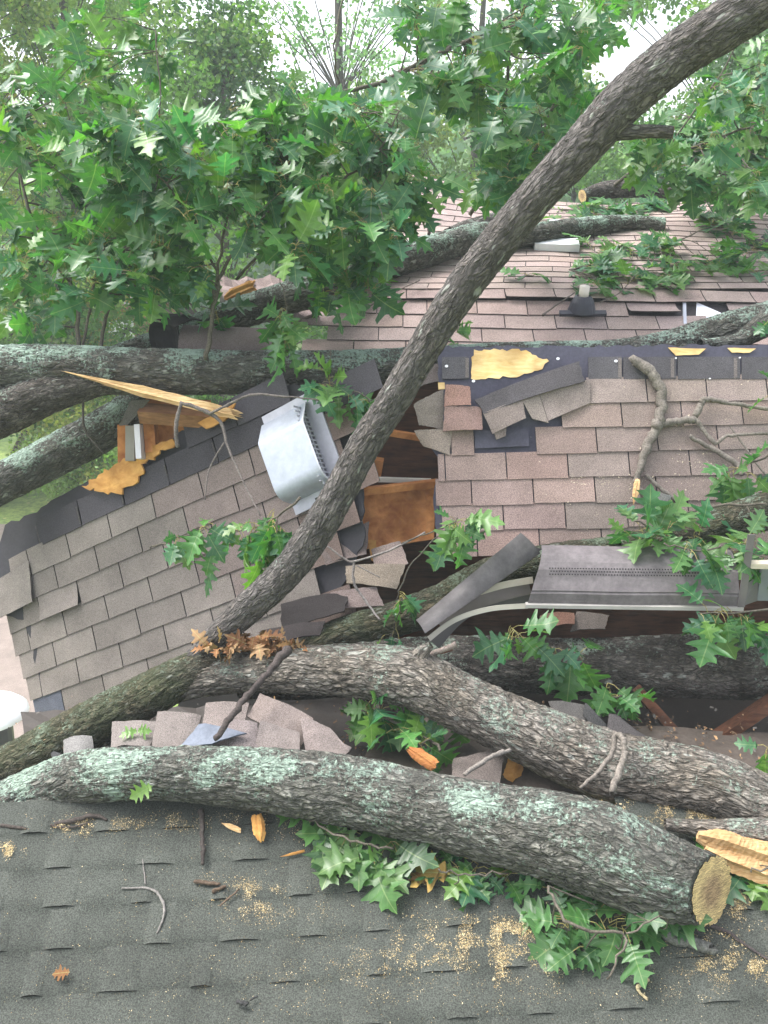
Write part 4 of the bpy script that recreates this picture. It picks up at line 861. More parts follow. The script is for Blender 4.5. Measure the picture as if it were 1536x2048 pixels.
leafy('small dark oak sprig under the big shadowed log at right', [[(1200, 1390, 3.6, .003), (1240, 1395, 3.6, .003), (1270, 1400, 3.6, .002)]], [(1225, 1395, 3.58, (0, -.4, -.1), 6, 1.0), (1270, 1400, 3.6, (.7, -.3, 0), 5, .8)], 62, size=.14, pal=GREENS[:3])
leafy('large green oak bunch in the gap between the arching trunk and foreground log', [[(730, 1400, 3.5, .004), (760, 1430, 3.4, .005), (860, 1480, 3.3, .006), (880, 1500, 3.25, .006)], [(760, 1430, 3.4, .003), (720, 1420, 3.4, .003)]],
      [(725, 1415, 3.4, (-.4, -.4, .2), 7, .8), (760, 1425, 3.35, (0, -.4, .2), 8, .8), (800, 1465, 3.3, (.3, -.4, 0), 7, .5), (850, 1420, 3.4, (.3, -.3, 0), 6, .9), (905, 1450, 3.38, (.5, -.3, 0), 6, 1.1), (840, 1490, 3.25, (.2, -.5, 0), 5, .3), (750, 1400, 3.5, (0, -.3, .3), 5, .6)], 63, size=.14, pal=GREENS+LIGHT, toward=.2)
fl_n = Nn
def ns(x, y, ax, n, h=.3): return (x, y, -1, ax, n, h, fl_n)
leafy('big pale veined oak leaves pressed flat under the middle of the foreground log', [[(620, 1640, 2.95, .003), (700, 1680, 2.85, .004), (780, 1700, 2.85, .004)]],
      [ns(655, 1655, (-.4, -.6, 0), 5), ns(700, 1670, (0, -.8, 0), 5), ns(745, 1720, (0, -1, 0), 6), ns(790, 1690, (.5, -.6, 0), 5), ns(700, 1690, (-.5, -.8, 0), 3)], 64, size=.16, pal=[(.10, .20, .06), (.07, .17, .045), (.05, .13, .045)])
leafy('dark oak sprig on the foreground roof beside the curled brown leaf', [[(880, 1740, 2.75, .003), (930, 1750, 2.75, .003), (1010, 1750, 2.75, .003)]],
      [ns(905, 1770, (-.4, -.6, 0), 6), ns(960, 1750, (0, -.8, 0), 6), ns(1010, 1760, (.3, -.6, 0), 5)], 65, size=.13, pal=GREENS[1:5])
leafy('large oak sprig fanned out on the roof below the sawn end of the log', [[(1095, 1770, 2.6, .004), (1140, 1850, 2.5, .005), (1250, 1870, 2.48, .004), (1215, 1960, 2.42, .003)], [(1250, 1868, 2.48, .003), (1330, 1835, 2.5, .0025)]],
      [ns(1110, 1790, (-.4, -.6, 0), 6), ns(1135, 1860, (-.4, -.8, 0), 7), ns(1190, 1810, (0, .6, 0), 6), ns(1250, 1860, (.3, -.8, 0), 7), ns(1230, 1830, (.3, .4, 0), 4), ns(1300, 1840, (1, .2, 0), 5), ns(1170, 1900, (-.2, -1, 0), 5), ns(1230, 1890, (.1, -1, 0), 4)], 66, size=.145, pal=[(.075, .19, .055), (.06, .16, .045), (.045, .13, .045)])
leafy('oak leaves at the lower right edge beside the split wood', [[(1560, 1730, 2.7, .004), (1500, 1740, 2.7, .003)]], [ns(1500, 1735, (0, -.8, 0), 4), ns(1540, 1760, (.4, -.6, 0), 4)], 67, size=.13)
leafy('few blue green leaves at the right edge above the arching trunk', [[(1600, 1500, 3.1, .003), (1540, 1500, 3.1, .003)]], [(1530, 1500, 3.1, (-.3, -.4, .2), 5, .5)], 83, size=.12)
# heaps of oak sprigs on the upper roof
def ctop(x, y, off=.05): return toplane(x, y, c_b, Nc2, off)
def cdep(x, y): return (ctop(x, y)-CAM)@FWD
def csp(poly, n, seed):
    rr = np.random.default_rng(seed); return [(x, y, cdep(x, y), ax, k, h, Nc2) for x, y, d, ax, k, h in fill(poly, n, (1, 2), rr, nl=(5, 9), hang=.2)]
leafy('long heap of oak sprigs lying across the middle of the upper roof', [[(1140, 540, cdep(1140, 540), .006), (1240, 520, cdep(1240, 520), .006), (1400, 530, cdep(1400, 530), .006)]],
      csp([(1130, 540), (1180, 480), (1300, 470), (1400, 510), (1440, 550), (1300, 560), (1180, 565)], 24, 71), 72, size=.16, pal=GREENS+LIGHT)
leafy('oak sprigs on the upper roof near the right edge', [[(1360, 480, cdep(1360, 480), .005), (1440, 450, cdep(1440, 450), .005), (1500, 480, cdep(1500, 480), .004)]],
      csp([(1390, 430), (1480, 415), (1530, 460), (1510, 540), (1460, 540), (1400, 500)], 15, 73), 74, size=.17, pal=GREENS[1:])
leafy('oak leaves piled by the ridge behind the diagonal limb', [[(1120, 420, cdep(1120, 420), .006), (1250, 418, cdep(1250, 418), .006)]],
      csp([(1100, 440), (1130, 405), (1300, 400), (1350, 420), (1250, 440)], 12, 75), 76, size=.18, pal=GREENS)
leafy('small flat oak sprig alone on the upper roof beside the leaning trunk', [[(1030, 560, cdep(1030, 560), .003), (1080, 545, cdep(1080, 545), .003)]], [(1060, 552, cdep(1060, 552), (0, -1, 0), 5, .1, Nc2)], 77, size=.15)
leafy('oak leaves poking out behind the leaning trunk at the roof fold', [[(880, 690, 4.7, .003), (920, 650, 4.7, .003)]], [(905, 665, 4.65, (.3, -.3, 0), 7, .5), (885, 685, 4.65, (0, -.3, 0), 4, .5)], 78, size=.12, pal=GREENS+LIGHT)
# single leaf on the front log
rr = np.random.default_rng(5); LV = Leaves(); pp = P(305, 1572, 2.92); LV.add(pp, np.array([-.8, -.35, -.25]), np.array([0, -.8, .6]), .085, np.array((.20, .34, .09)), rr)
tag(LV.build('oak_leaf', M['leaf'], None), 'single bright green oak leaf stuck on the left part of the foreground log', 'leaf')
LV = Leaves(); pp = P(275, 1462, 3.3); LV.add(pp, np.array([-.8, -.35, .1]), np.array([0, -.6, .8]), .07, np.array((.14, .28, .06)), rr); LV.add(pp, np.array([.8, -.2, .2]), np.array([0, -.6, .8]), .06, np.array((.14, .28, .06)), rr)
tag(LV.build('oak_leaf', M['leaf'], None), 'small light green leaf on the shingle rubble above the foreground log', 'leaf')
# dead leaves
LV = Leaves()
for i in range(95):
    x = rr.uniform(412, 615); y = 1302-rr.uniform(0, 34)*(1-abs(x-500)/170); LV.add(P(x, y, 3.52+rr.uniform(-.05, .12)), rr.normal(size=3)*np.array([1, .7, .35]), rr.normal(size=3)+np.array([0, -.5, .8]), rr.uniform(.045, .09), np.array(DEAD[rr.integers(4)])*rr.uniform(.45, .9), rr, droop=1.7)
tag(LV.build('dead_leaves', M['leaf_dead'], None), 'heap of crumpled tan dead leaves at the foot of the leaning trunk', 'dead leaves', kind='stuff')
for lab, x, y, s_, c, dv in (('curled brown and yellow oak leaf beside the dark sprig on the foreground roof', 900, 1748, .20, (.30, .20, .06), (-1, .1, .1)), ('dry brown leaf curled under the middle of the foreground log', 850, 1770, .13, (.26, .12, .06), (-.5, .8, .2)), ('lone rusty dead leaf lying on the lower left of the foreground roof', 140, 1944, .06, (.16, .075, .03), (-1, -.1, 0)), ('dry brown leaf in the big sprig below the sawn log end', 1170, 1800, .07, (.30, .17, .08), (.2, .8, .3))):
    LV = Leaves(); LV.add(nplane(x, y, .03), np.array(dv), np.array([.3, -.3, .9]), s_, np.array(c), rr, droop=1.3); tag(LV.build('dead_leaf', M['leaf_dead'], None), lab, 'dead leaf')

# ------------------------------------------------------------------ bare branches and twigs
def twig(label, paths, name='bare_branch', col=(.17, .15, .13), cat='branch', endcol=None, n=10, group=None):
    t = MB(); loc = None
    for path in paths:
        pts = np.array([tuple(P(x, y, d))+(r,) for x, y, d, r in path]); S = spline(pts, n=7)
        rr_ = np.random.default_rng(len(path)+int(path[0][0])); S[:, :3] += rr_.normal(size=(len(S), 3))*S[:, 3:4]*.18; S[:, 3] *= 1+rr_.normal(size=len(S))*.09
        t.tube(list(S[:, :3]), list(S[:, 3]), n, col); loc = loc if loc is not None else S[0, :3]
    o = t.build(name, M['twig'], None, True); tag(o, label, cat, group); return o
def db(x, y, off=.05): return (toplane(x, y, OB, Nb, off)-CAM)@FWD
def tb(rows, off=.05): return [(x, y, db(x, y, off), r) for x, y, r in rows]
twig('thick crooked dead branch lying down the right roof face with a side fork', [tb([(1262, 720, .024), (1300, 742, .028), (1324, 790, .026), (1318, 845, .027), (1300, 880, .024), (1283, 925, .018), (1270, 968, .013)]),
     tb([(1316, 848, .019), (1360, 842, .019), (1388, 836, .018), (1400, 812, .015), (1414, 798, .014), (1470, 808, .011), (1560, 820, .010)]), tb([(1390, 838, .013), (1408, 862, .011), (1432, 888, .010)])])
twig('bare twig crossing the shingles at the right edge above the pale sprig', [tb([(1378, 872, .011), (1420, 895, .013), (1470, 925, .015), (1484, 950, .013)]), tb([(1430, 890, .009), (1450, 874, .009), (1500, 868, .008), (1560, 868, .008)]), tb([(1458, 850, .003), (1480, 880, .004), (1515, 930, .005), (1540, 960, .004)])])
twig('short broken twig standing below the crooked branch on the right roof face', [tb([(1292, 950, .008), (1320, 975, .010), (1362, 1008, .010)]), tb([(1272, 972, .012), (1295, 1000, .016), (1312, 1030, .016), (1325, 1060, .015)], .07)])
twig('two thin curved stems looping up over the arching trunk at right', [[(1228, 1465, 3.08, .009), (1226, 1500, 3.03, .0085), (1200, 1540, 3.0, .008), (1160, 1575, 2.97, .006)], [(1228, 1465, 3.08, .009), (1246, 1480, 3.03, .010), (1248, 1510, 3.0, .012), (1235, 1555, 2.95, .012), (1222, 1588, 2.93, .011)]], 'curved_stem')
twig('dark broken stick leaning on the arching trunk down to the foreground log', [[(575, 1300, 3.36, .020), (540, 1340, 3.3, .014), (500, 1385, 3.2, .013), (465, 1430, 3.12, .014), (430, 1480, 3.05, .011)]], 'stick', (.055, .045, .042), 'stick')
twig('forked thin grey twig hanging over the torn shingles below the hole', [[(655, 1092, 4.0, .004), (690, 1118, 4.0, .005), (712, 1122, 4.0, .006), (780, 1100, 4.0, .005), (850, 1065, 3.95, .004)], [(708, 1122, 4.0, .006), (708, 1165, 4.0, .006), (730, 1200, 4.0, .006), (760, 1240, 3.95, .005)], [(712, 1130, 4, .003), (760, 1155, 4, .0025)]], 'thin_twig', (.2, .18, .17))
twig('thin twig bridging the gap from arching trunk towards foreground log', [[(1020, 1500, 3.15, .008), (980, 1515, 3.1, .009), (930, 1548, 3.0, .008)]], 'thin_twig', (.2, .18, .16))
twig('thin bare stem running from broken rafters over the tilted roof piece', [[(360, 805, 4.2, .008), (400, 818, 4.2, .010), (440, 842, 4.18, .009), (455, 890, 4.15, .006), (480, 950, 4.1, .005), (520, 1030, 4.0, .004)], [(355, 895, 4.25, .010), (352, 850, 4.22, .011), (362, 805, 4.2, .009)], [(418, 828, 4.18, .007), (450, 812, 4.15, .006), (500, 790, 4.1, .006), (560, 792, 4.05, .005), (640, 800, 4.05, .004)], [(448, 885, 4.15, .004), (418, 940, 4.15, .004), (410, 1000, 4.1, .003)]], 'thin_twig', (.15, .13, .12))
twig('bare curved twig on the roof in the lower left, bent like a hook', [[(245, 1777, 1, .003), (300, 1778, 1, .004), (324, 1800, 1, .0045), (328, 1830, 1, .0045), (314, 1866, 1, .003)], [(284, 1718, 1, .002), (291, 1768, 1, .0025)]], 'thin_twig') if False else None
def twn(label, paths, col=(.16, .15, .14), name='thin_twig', off=.01, cat='twig'):
    def dd(x, y, o_): return (nplane(x, y, o_)-CAM)@FWD
    return twig(label, [[(x, y, dd(x, y, off), r) for x, y, r in p] for p in paths], name, col, cat, n=7)
twn('bare hooked grey twig on the lower left of the foreground roof', [[(243, 1777, .003), (300, 1778, .0038), (324, 1800, .0045), (328, 1830, .0042), (314, 1866, .003)]])
twn('short straight twig just above the hooked twig on the foreground roof', [[(285, 1718, .002), (291, 1768, .0022)]])
twn('dark bark stick lying under the foreground log left of the orange chip', [[(402, 1620, .011), (404, 1660, .009), (406, 1700, .008), (405, 1730, .006)]], (.05, .042, .038), 'stick', .02, 'stick')
twn('bundle of small dark twigs at the left end under the foreground log', [[(110, 1648, .007), (150, 1640, .009), (190, 1632, .008), (215, 1640, .005)], [(0, 1650, .006), (40, 1656, .006), (60, 1660, .004)], [(100, 1650, .004), (140, 1655, .004), (180, 1645, .004)]], (.055, .045, .04), 'small_twigs', .012)
twn('small broken bark pieces with a twig in the middle of the foreground roof', [[(388, 1762, .006), (415, 1766, .007), (440, 1768, .004)], [(425, 1782, .007), (452, 1772, .005)], [(440, 1812, .003), (478, 1778, .003)]], (.10, .07, .05), 'bark_pieces', .01, 'bark')
twn('short sawn branch piece on the roof below the sawn log end', [[(1280, 1828, .010), (1340, 1870, .020), (1380, 1884, .020), (1428, 1900, .019)]], (.12, .12, .11), 'branch_piece', .022, 'branch')
twn('long thin dark twig at the lower right corner of the roof', [[(1330, 1830, .005), (1440, 1858, .007), (1490, 1890, .005), (1545, 1925, .004)]], (.06, .05, .05))
twn('pale forked twig end below the big sprig on the roof', [[(1298, 1960, .005), (1276, 1972, .006), (1280, 1985, .004), (1296, 1998, .005)]], (.4, .33, .2))
twn('tiny dark seed stalk on the bottom of the foreground roof', [[(474, 2003, .006), (494, 2010, .007)], [(500, 2000, .003), (515, 1992, .003)]], (.04, .04, .04))
twig('thin brown twig left of the black pipe flashing on the upper roof', [[(1085, 630, 4.98, .007), (1110, 612, 5.05, .005), (1150, 585, 5.12, .004)]], 'thin_twig', (.12, .10, .09), 'twig')
twig('thin bare twig right of the black pipe flashing on the upper roof', [[(1200, 605, 5.1, .004), (1240, 585, 5.15, .003), (1270, 550, 5.4, .003)]], 'thin_twig', (.12, .10, .09), 'twig')
twig('thin bare twig on the lower left shingles of the upper roof', [[(700, 640, 4.95, .004), (760, 600, 5.1, .004), (840, 560, 5.3, .003)]], 'thin_twig', (.12, .10, .09), 'twig')
twig('upright dead stub standing on the diagonal limb', [[(858, 470, 5.55, .010), (860, 440, 5.55, .009), (872, 408, 5.5, .008)]], 'bare_branch', (.05, .04, .035))
twig('thin stem rising behind the horizontal trunk at far left', [[(155, 700, 4.7, .008), (165, 800, 4.8, .008), (170, 860, 4.8, .006), (205, 905, 4.8, .004)]], 'thin_twig', (.10, .09, .08))
sx_ = twig('sawn stub of wood poking up from the arching trunk near its bend', [[(850, 1312, 3.42, .012), (885, 1300, 3.38, .012), (912, 1290, 3.36, .010)]], 'branch_stub', (.22, .18, .16), 'branch')

# ------------------------------------------------------------------ broken timber, splinters, soffit, loose shingles
fr = thing('broken_rafters', 'splintered orange rafters and white trim jutting above the tilted roof piece', 'rafters', loc=tuple(P(330, 900, 4.6)))
def board(nm, a, b, w, h, mat, up=(0, -.4, 1), col=(1, 1, 1)):
    mb = MB(); mb.beam(a, b, w, h, up, col); mb.build(nm, mat, fr)
board('rafter', P(283, 826, 4.55), P(445, 838, 4.5), .09, .075, M['rafter'])
board('rafter', P(290, 812, 4.6), P(420, 816, 4.6), .08, .05, M['ply_red'])
board('rafter', P(247, 925, 4.75), P(246, 850, 4.75), .05, .045, M['ply_red'], (0, 1, 0))
board('rafter', P(305, 905, 4.65), P(300, 840, 4.65), .06, .07, M['ply_red'], (0, 1, 0))
board('white_trim', P(282, 918, 4.6), P(278, 850, 4.6), .03, .085, M['paint'], (0, 1, 0), (.62, .60, .64))
board('grey_trim', P(262, 922, 4.66), P(262, 852, 4.66), .05, .045, M['plain'], (0, 1, 0), (.25, .23, .20))
sheet('sheathing_panel', [P(310, 845, 4.72), P(440, 850, 4.72), P(420, 930, 4.8), P(300, 940, 4.8)], M['ply_red'], fr, seed=3)
sheet('shingle_scrap', [P(262, 800, 4.5), P(300, 800, 4.5), P(255, 850, 4.55), P(238, 852, 4.55)], M['shingle'], fr, 4, 4, .006, (.10, .09, .085), seed=3)
def splinter(label, a, b, w, h, mat, seed, name='wood_splinter', taper=.1):
    rr_ = np.random.default_rng(seed); a = np.asarray(a); b = np.asarray(b); d = b-a; s1 = unit(np.cross(d, (0, -1, .3))); s2_ = unit(np.cross(s1, d)); n = 18; V = []; k = 16
    pr = rr_.uniform(.55, 1.15, k); e0 = rr_.uniform(-.16, .10, k); e1 = rr_.uniform(-.10, .14, k); bow = rr_.normal()*.04
    for i in range(n+1):
        t = i/n; wr = min(1, taper+t*2.2)*(1 if t < .93 else .85)
        for j in range(k):
            a_ = 2*math.pi*j/k; q_ = wr*pr[j]*(1+rr_.uniform(-.07, .07))*.5; tj = t+(e0[j]*(1-t)**3+e1[j]*t**3)
            V.append(a+d*tj+s2_*bow*np.linalg.norm(d)*math.sin(math.pi*t)+s1*math.cos(a_)*w*q_+s2_*math.sin(a_)*h*q_)
    F = [(i*k+j, i*k+(j+1) % k, (i+1)*k+(j+1) % k, (i+1)*k+j) for i in range(n) for j in range(k)]+[tuple(range(k)), tuple(n*k+j for j in range(k))]
    return tag(mesh(name, V, F, mat, None, cols=np.ones((len(V), 3))), label, 'wood splinter')
splinter('long pale splintered plank pointing left over the broken rafters', P(160, 750, 4.3), P(455, 824, 4.35), .06, .055, M['splinter'], 1)
splinter('thin pale splinter just under the long splintered plank', P(215, 772, 4.31), P(330, 798, 4.35), .02, .02, M['splinter'], 2)
splinter('orange wood chunk standing under the middle of the foreground log', nplane(520, 1678, .02), nplane(514, 1632, .05), .042, .03, M['ply'], 3, 'wood_chunk', .5)
splinter('flat pale wood sliver left of the orange chunk', nplane(446, 1647, .01), nplane(478, 1660, .01), .018, .01, M['splinter'], 4)
splinter('thin orange sliver right of the orange chunk', nplane(566, 1712, .008), nplane(606, 1702, .008), .010, .008, M['ply'], 14)
splinter('torn orange shard at the top of the foreground log', P(822, 1500, 3.02), P(868, 1532, 3.0), .045, .03, M['ply_red'], 5, 'wood_chunk', .5)
splinter('small pale broken tip among the rubble shingles', P(530, 1455, 3.2), P(552, 1492, 3.15), .03, .025, M['splinter'], 6)
splinter('orange splintered twig end hanging on the right roof face', P(1268, 1005, 4.1), P(1275, 962, 4.12), .03, .02, M['splinter'], 7)
splinter('bright orange stud standing in the gap under the arching trunk', P(1015, 1570, 3.3), P(1035, 1510, 3.35), .07, .05, M['ply'], 8, 'wood_stud', .5)
splinter('orange board lying in the gap right of the stud', P(1060, 1575, 3.4), P(1130, 1548, 3.45), .05, .05, M['ply'], 9, 'wood_stud', .6)
splinter('orange broken board lying behind the horizontal trunk near the diagonal limb', P(455, 598, 5.2), P(510, 575, 5.2), .10, .05, M['ply'], 10, 'wood_chunk', .5)
splinter('small brown stick end in the gap by the shingle strips', P(870, 1306, 3.65), P(905, 1296, 3.6), .03, .03, M['wood_dark'], 11)
sp_ = thing('split_log', 'split log with torn tan heartwood behind the sawn log end at right', 'log', loc=tuple(nplane(1480, 1740)))
log('bark', L3([(1330, 1648, 12, 2.95), (1430, 1660, 22, 2.93), (1540, 1672, 34, 2.9), (1700, 1700, 48, 2.88)]), M['bark_mid'], sp_, res=.008, seed=14)
for i, (a, b, w) in enumerate([((1395, 1672, 2.86), (1600, 1745, 2.8), .10), ((1410, 1695, 2.85), (1600, 1770, 2.78), .08), ((1405, 1668, 2.88), (1560, 1700, 2.84), .05)]):
    rr_ = np.random.default_rng(i); pa, pb = P(*a), P(*b); V = []; k = 12; n = 40; d = pb-pa; s1 = unit(np.cross(d, (0, -1, .3))); s2_ = unit(np.cross(s1, d)); pr = rr_.uniform(.6, 1.2, k)
    for ii in range(n+1):
        t = ii/n
        for j in range(k):
            a_ = 2*math.pi*j/k; r = w*.5*min(1, .35+t*3)*(pr[j]+rr_.uniform(-.06, .06)); V.append(pa+d*t+s1*math.cos(a_)*r+s2_*math.sin(a_)*r*.8)
    mesh('heartwood', V, [(ii*k+j, ii*k+(j+1) % k, (ii+1)*k+(j+1) % k, (ii+1)*k+j) for ii in range(n) for j in range(k)]+[tuple(range(k))], M['splinter'], sp_)

# metal soffit / eave trim torn off and lying on the logs
sf = thing('metal_soffit', 'torn brown grey metal eave soffit with rows of vent slots resting above the logs', 'soffit', loc=tuple(P(1270, 1210, 3.75)))
a0 = P(1056, 1206, 3.72); a1 = P(1476, 1212, 3.66); ex = unit(a1-a0); Ls = np.linalg.norm(a1-a0); ez = np.array([0, 0, 1.0]); ey = unit(np.cross(ez, ex))
prof = [(0, 0), (0, .045), (.006, .052), (.004, .058), (.03, .095), (.055, .135), (.085, .16), (.12, .178), (.16, .190), (.20, .196)]
V = []; nx = 30
for i in range(nx+1):
    t = i/nx; wob = .003*math.sin(t*11)
    for (y_, z_) in prof:
        inset = (z_/.25)**1.3*.095
        V.append(a0+ex*(inset+(Ls-inset)*t)+ey*(y_+wob)+ez*z_)
k = len(prof); F = [(i*k+j, (i+1)*k+j, (i+1)*k+j+1, i*k+j+1) for i in range(nx) for j in range(k-1)]
o = mesh('panel', V, F, M['dull'], sf, cols=np.array([(.135, .120, .125)]*len(V))); sm = o.modifiers.new('s', 'SOLIDIFY'); sm.thickness = .003
mb = MB()
for row in range(3):
    z0 = .118+row*.011; y0 = .044+row*.0075
    for i in range(62):
        t = .10+i*.0135 + (.006 if row % 2 else 0)
        c = a0+ex*(Ls*t)+ey*(y0-.0035)+ez*z0; mb.box(c, ex*.006, (ey*.45+ez)*.005, -ey*.001, (.025, .022, .025))
mb.build('vent_slots', M['plain'], sf)
mb = MB(); mb.box(a1-ex*.005+ey*-.006, ex*.03, -ey*.006, ez*.33, (.14, .125, .13)); ob_ = mb.build('end_bar', M['paint'], sf)
mb = MB(); mb.add([a1+ex*.02, a1+ex*.13+ey*.08, a1+ex*.13+ey*.1+ez*.16, a1+ex*.02+ey*.05+ez*.18], [(0, 1, 2, 3)], (.13, .12, .13)); mb.box(a1+ex*.10+ey*.06, ex*.5, ey*.02, ez*.18, (.22, .24, .26)); mb.build('end_box', M['paint'], sf)
mb = MB(); mb.beam(a1+ex*.02+ez*.185+ey*.02, a1+ex*.6+ez*.185+ey*.02, .05, .022, (0, 0, 1), (.52, .46, .36)); mb.build('trim_board', M['paint'], sf)
mb = MB(); mb.beam(a0-ex*.01-ez*.010, a1+ex*.02-ez*.010, .03, .016, (0, 0, 1), (.40, .38, .36)); mb.build('lower_lip', M['paint'], sf)
def ribbon(label, pts, w, col, name='trim_strip', thick=.006, axis=(0, .3, 1)):
    S = spline([tuple(P(*p)) for p in pts], n=8); V = []; ax = unit(axis)
    for i, p in enumerate(S):
        t = unit(S[min(i+1, len(S)-1)]-S[max(0, i-1)]); a = unit(ax-t*(ax@t)); b = np.cross(t, a)
        for u_, v_ in ((-.5, 0), (.5, 0), (.5, 1), (-.5, 1)): V.append(p+a*w*u_+b*thick*v_)
    n = len(S); F = [(i*4+j, i*4+(j+1) % 4, (i+1)*4+(j+1) % 4, (i+1)*4+j) for i in range(n-1) for j in range(4)]+[(0, 1, 2, 3), tuple((n-1)*4+j for j in (3, 2, 1, 0))]
    return tag(mesh(name, V, F, M['paint'], None, cols=np.array([col]*len(V))), label, 'trim strip')
ribbon('cream trim strip bending from the soffit corner down to the left, lowest', [(1056, 1212, 3.72), (980, 1218, 3.70), (910, 1240, 3.68), (858, 1278, 3.66)], .022, (.42, .39, .33))
ribbon('cream trim strip curving above the lowest one left of the soffit', [(1066, 1160, 3.80), (1000, 1172, 3.78), (930, 1195, 3.76), (890, 1222, 3.74)], .03, (.38, .34, .27))
ribbon('dull brown trim strip topmost of the strips left of the soffit', [(1060, 1175, 3.83), (1000, 1190, 3.82), (930, 1215, 3.8), (880, 1250, 3.78)], .06, (.13, .11, .10))
ribbon('dark thin strip hanging behind the cream trim strips', [(1060, 1195, 3.86), (980, 1205, 3.85), (920, 1235, 3.84), (870, 1290, 3.82)], .05, (.07, .065, .065))
# twisted dark metal flashing
S0 = [P(1040, 1072, 3.84), P(1082, 1100, 3.80), P(850, 1272, 3.62), P(832, 1235, 3.66)]
o = sheet('metal_flashing', [S0[0], S0[1], S0[2], S0[3]], M['dull'], None, 10, 16, .004, (.085, .078, .080), 0.0, .004, 0, arch=.015, twist=.03, underside=(.10, .09, .10)); tag(o, 'twisted dark grey metal flashing leaning across the log left of the soffit', 'flashing')
o = sheet('metal_flashing', [P(1020, 1090, 3.9), P(1085, 1098, 3.88), P(985, 1165, 3.86), P(940, 1175, 3.86)], M['dull'], None, 8, 8, .004, (.13, .12, .125), 0.0, .004, 0, arch=.02); tag(o, 'flat grey flashing piece tucked behind the twisted flashing', 'flashing')

# rubble of loose shingles
SG = 'loose shingles heaped between the trunks'
rub = [
 ('big loose shingle with a torn top in the middle of the heap', [(520, 1382, 3.36), (628, 1440, 3.3), (600, 1500, 3.2), (492, 1435, 3.26)], (.20, .165, .15), .01),
 ('loose shingle sloping right under the big torn one', [(600, 1432, 3.26), (660, 1455, 3.24), (700, 1500, 3.16), (610, 1505, 3.15)], (.185, .155, .145), .008),
 ('rightmost small loose shingle of the heap', [(640, 1470, 3.2), (705, 1490, 3.18), (690, 1515, 3.12), (625, 1500, 3.13)], (.165, .14, .13), .006),
 ('upright loose shingle just right of the leaning stick', [(410, 1402, 3.34), (500, 1410, 3.3), (480, 1495, 3.15), (398, 1498, 3.18)], (.165, .14, .13), .012),
 ('loose shingle left of the leaning stick with an arched top', [(316, 1425, 3.36), (405, 1432, 3.33), (385, 1500, 3.2), (300, 1500, 3.22)], (.16, .14, .13), .02),
 ('leftmost low grey shingle of the heap', [(226, 1450, 3.42), (318, 1440, 3.4), (300, 1500, 3.24), (218, 1496, 3.28)], (.175, .155, .145), .015),
 ('round cornered shingle standing behind the left end of the foreground log', [(125, 1478, 3.42), (186, 1476, 3.42), (192, 1530, 3.3), (128, 1540, 3.3)], (.16, .155, .15), .02),
 ('front facing shingle at the bottom of the heap', [(455, 1440, 3.24), (515, 1445, 3.22), (520, 1500, 3.12), (440, 1502, 3.13)], (.17, .145, .14), .01),
 ('square shingle lying in front of the big torn one', [(520, 1445, 3.22), (600, 1460, 3.2), (600, 1512, 3.1), (505, 1508, 3.1)], (.175, .15, .14), .006),
 ('black felt scrap at the left end of the tilted roof piece', [(122, 1440, 3.95), (232, 1425, 3.9), (225, 1450, 3.85), (150, 1480, 3.85)], (.035, .036, .048), .02),
 ('shingle scrap laid over the mossy log end', [(100, 1500, 3.6), (150, 1520, 3.5), (170, 1560, 3.4), (110, 1540, 3.5)], (.05, .05, .052), .01),
 ('bluish crumpled plastic scrap under the leaning stick', [(400, 1452, 3.2), (492, 1462, 3.14), (425, 1492, 3.1), (345, 1500, 3.14)], (.14, .16, .20), .01)]
for i, (lab, q, c, ar) in enumerate(rub):
    nm = 'felt_scrap' if 'felt' in lab else ('plastic_scrap' if 'plastic' in lab else 'loose_shingle')
    o = sheet(nm, [P(*p) for p in q], M['shingle'] if nm == 'loose_shingle' else M['felt'], None, 12, 8, .007, c, .0, .010, .035, arch=ar, seed=i+30, twist=.012*((i % 3)-1)); tag(o, lab, nm.replace('_', ' '), SG)
TG = 'torn shingles around the hole'
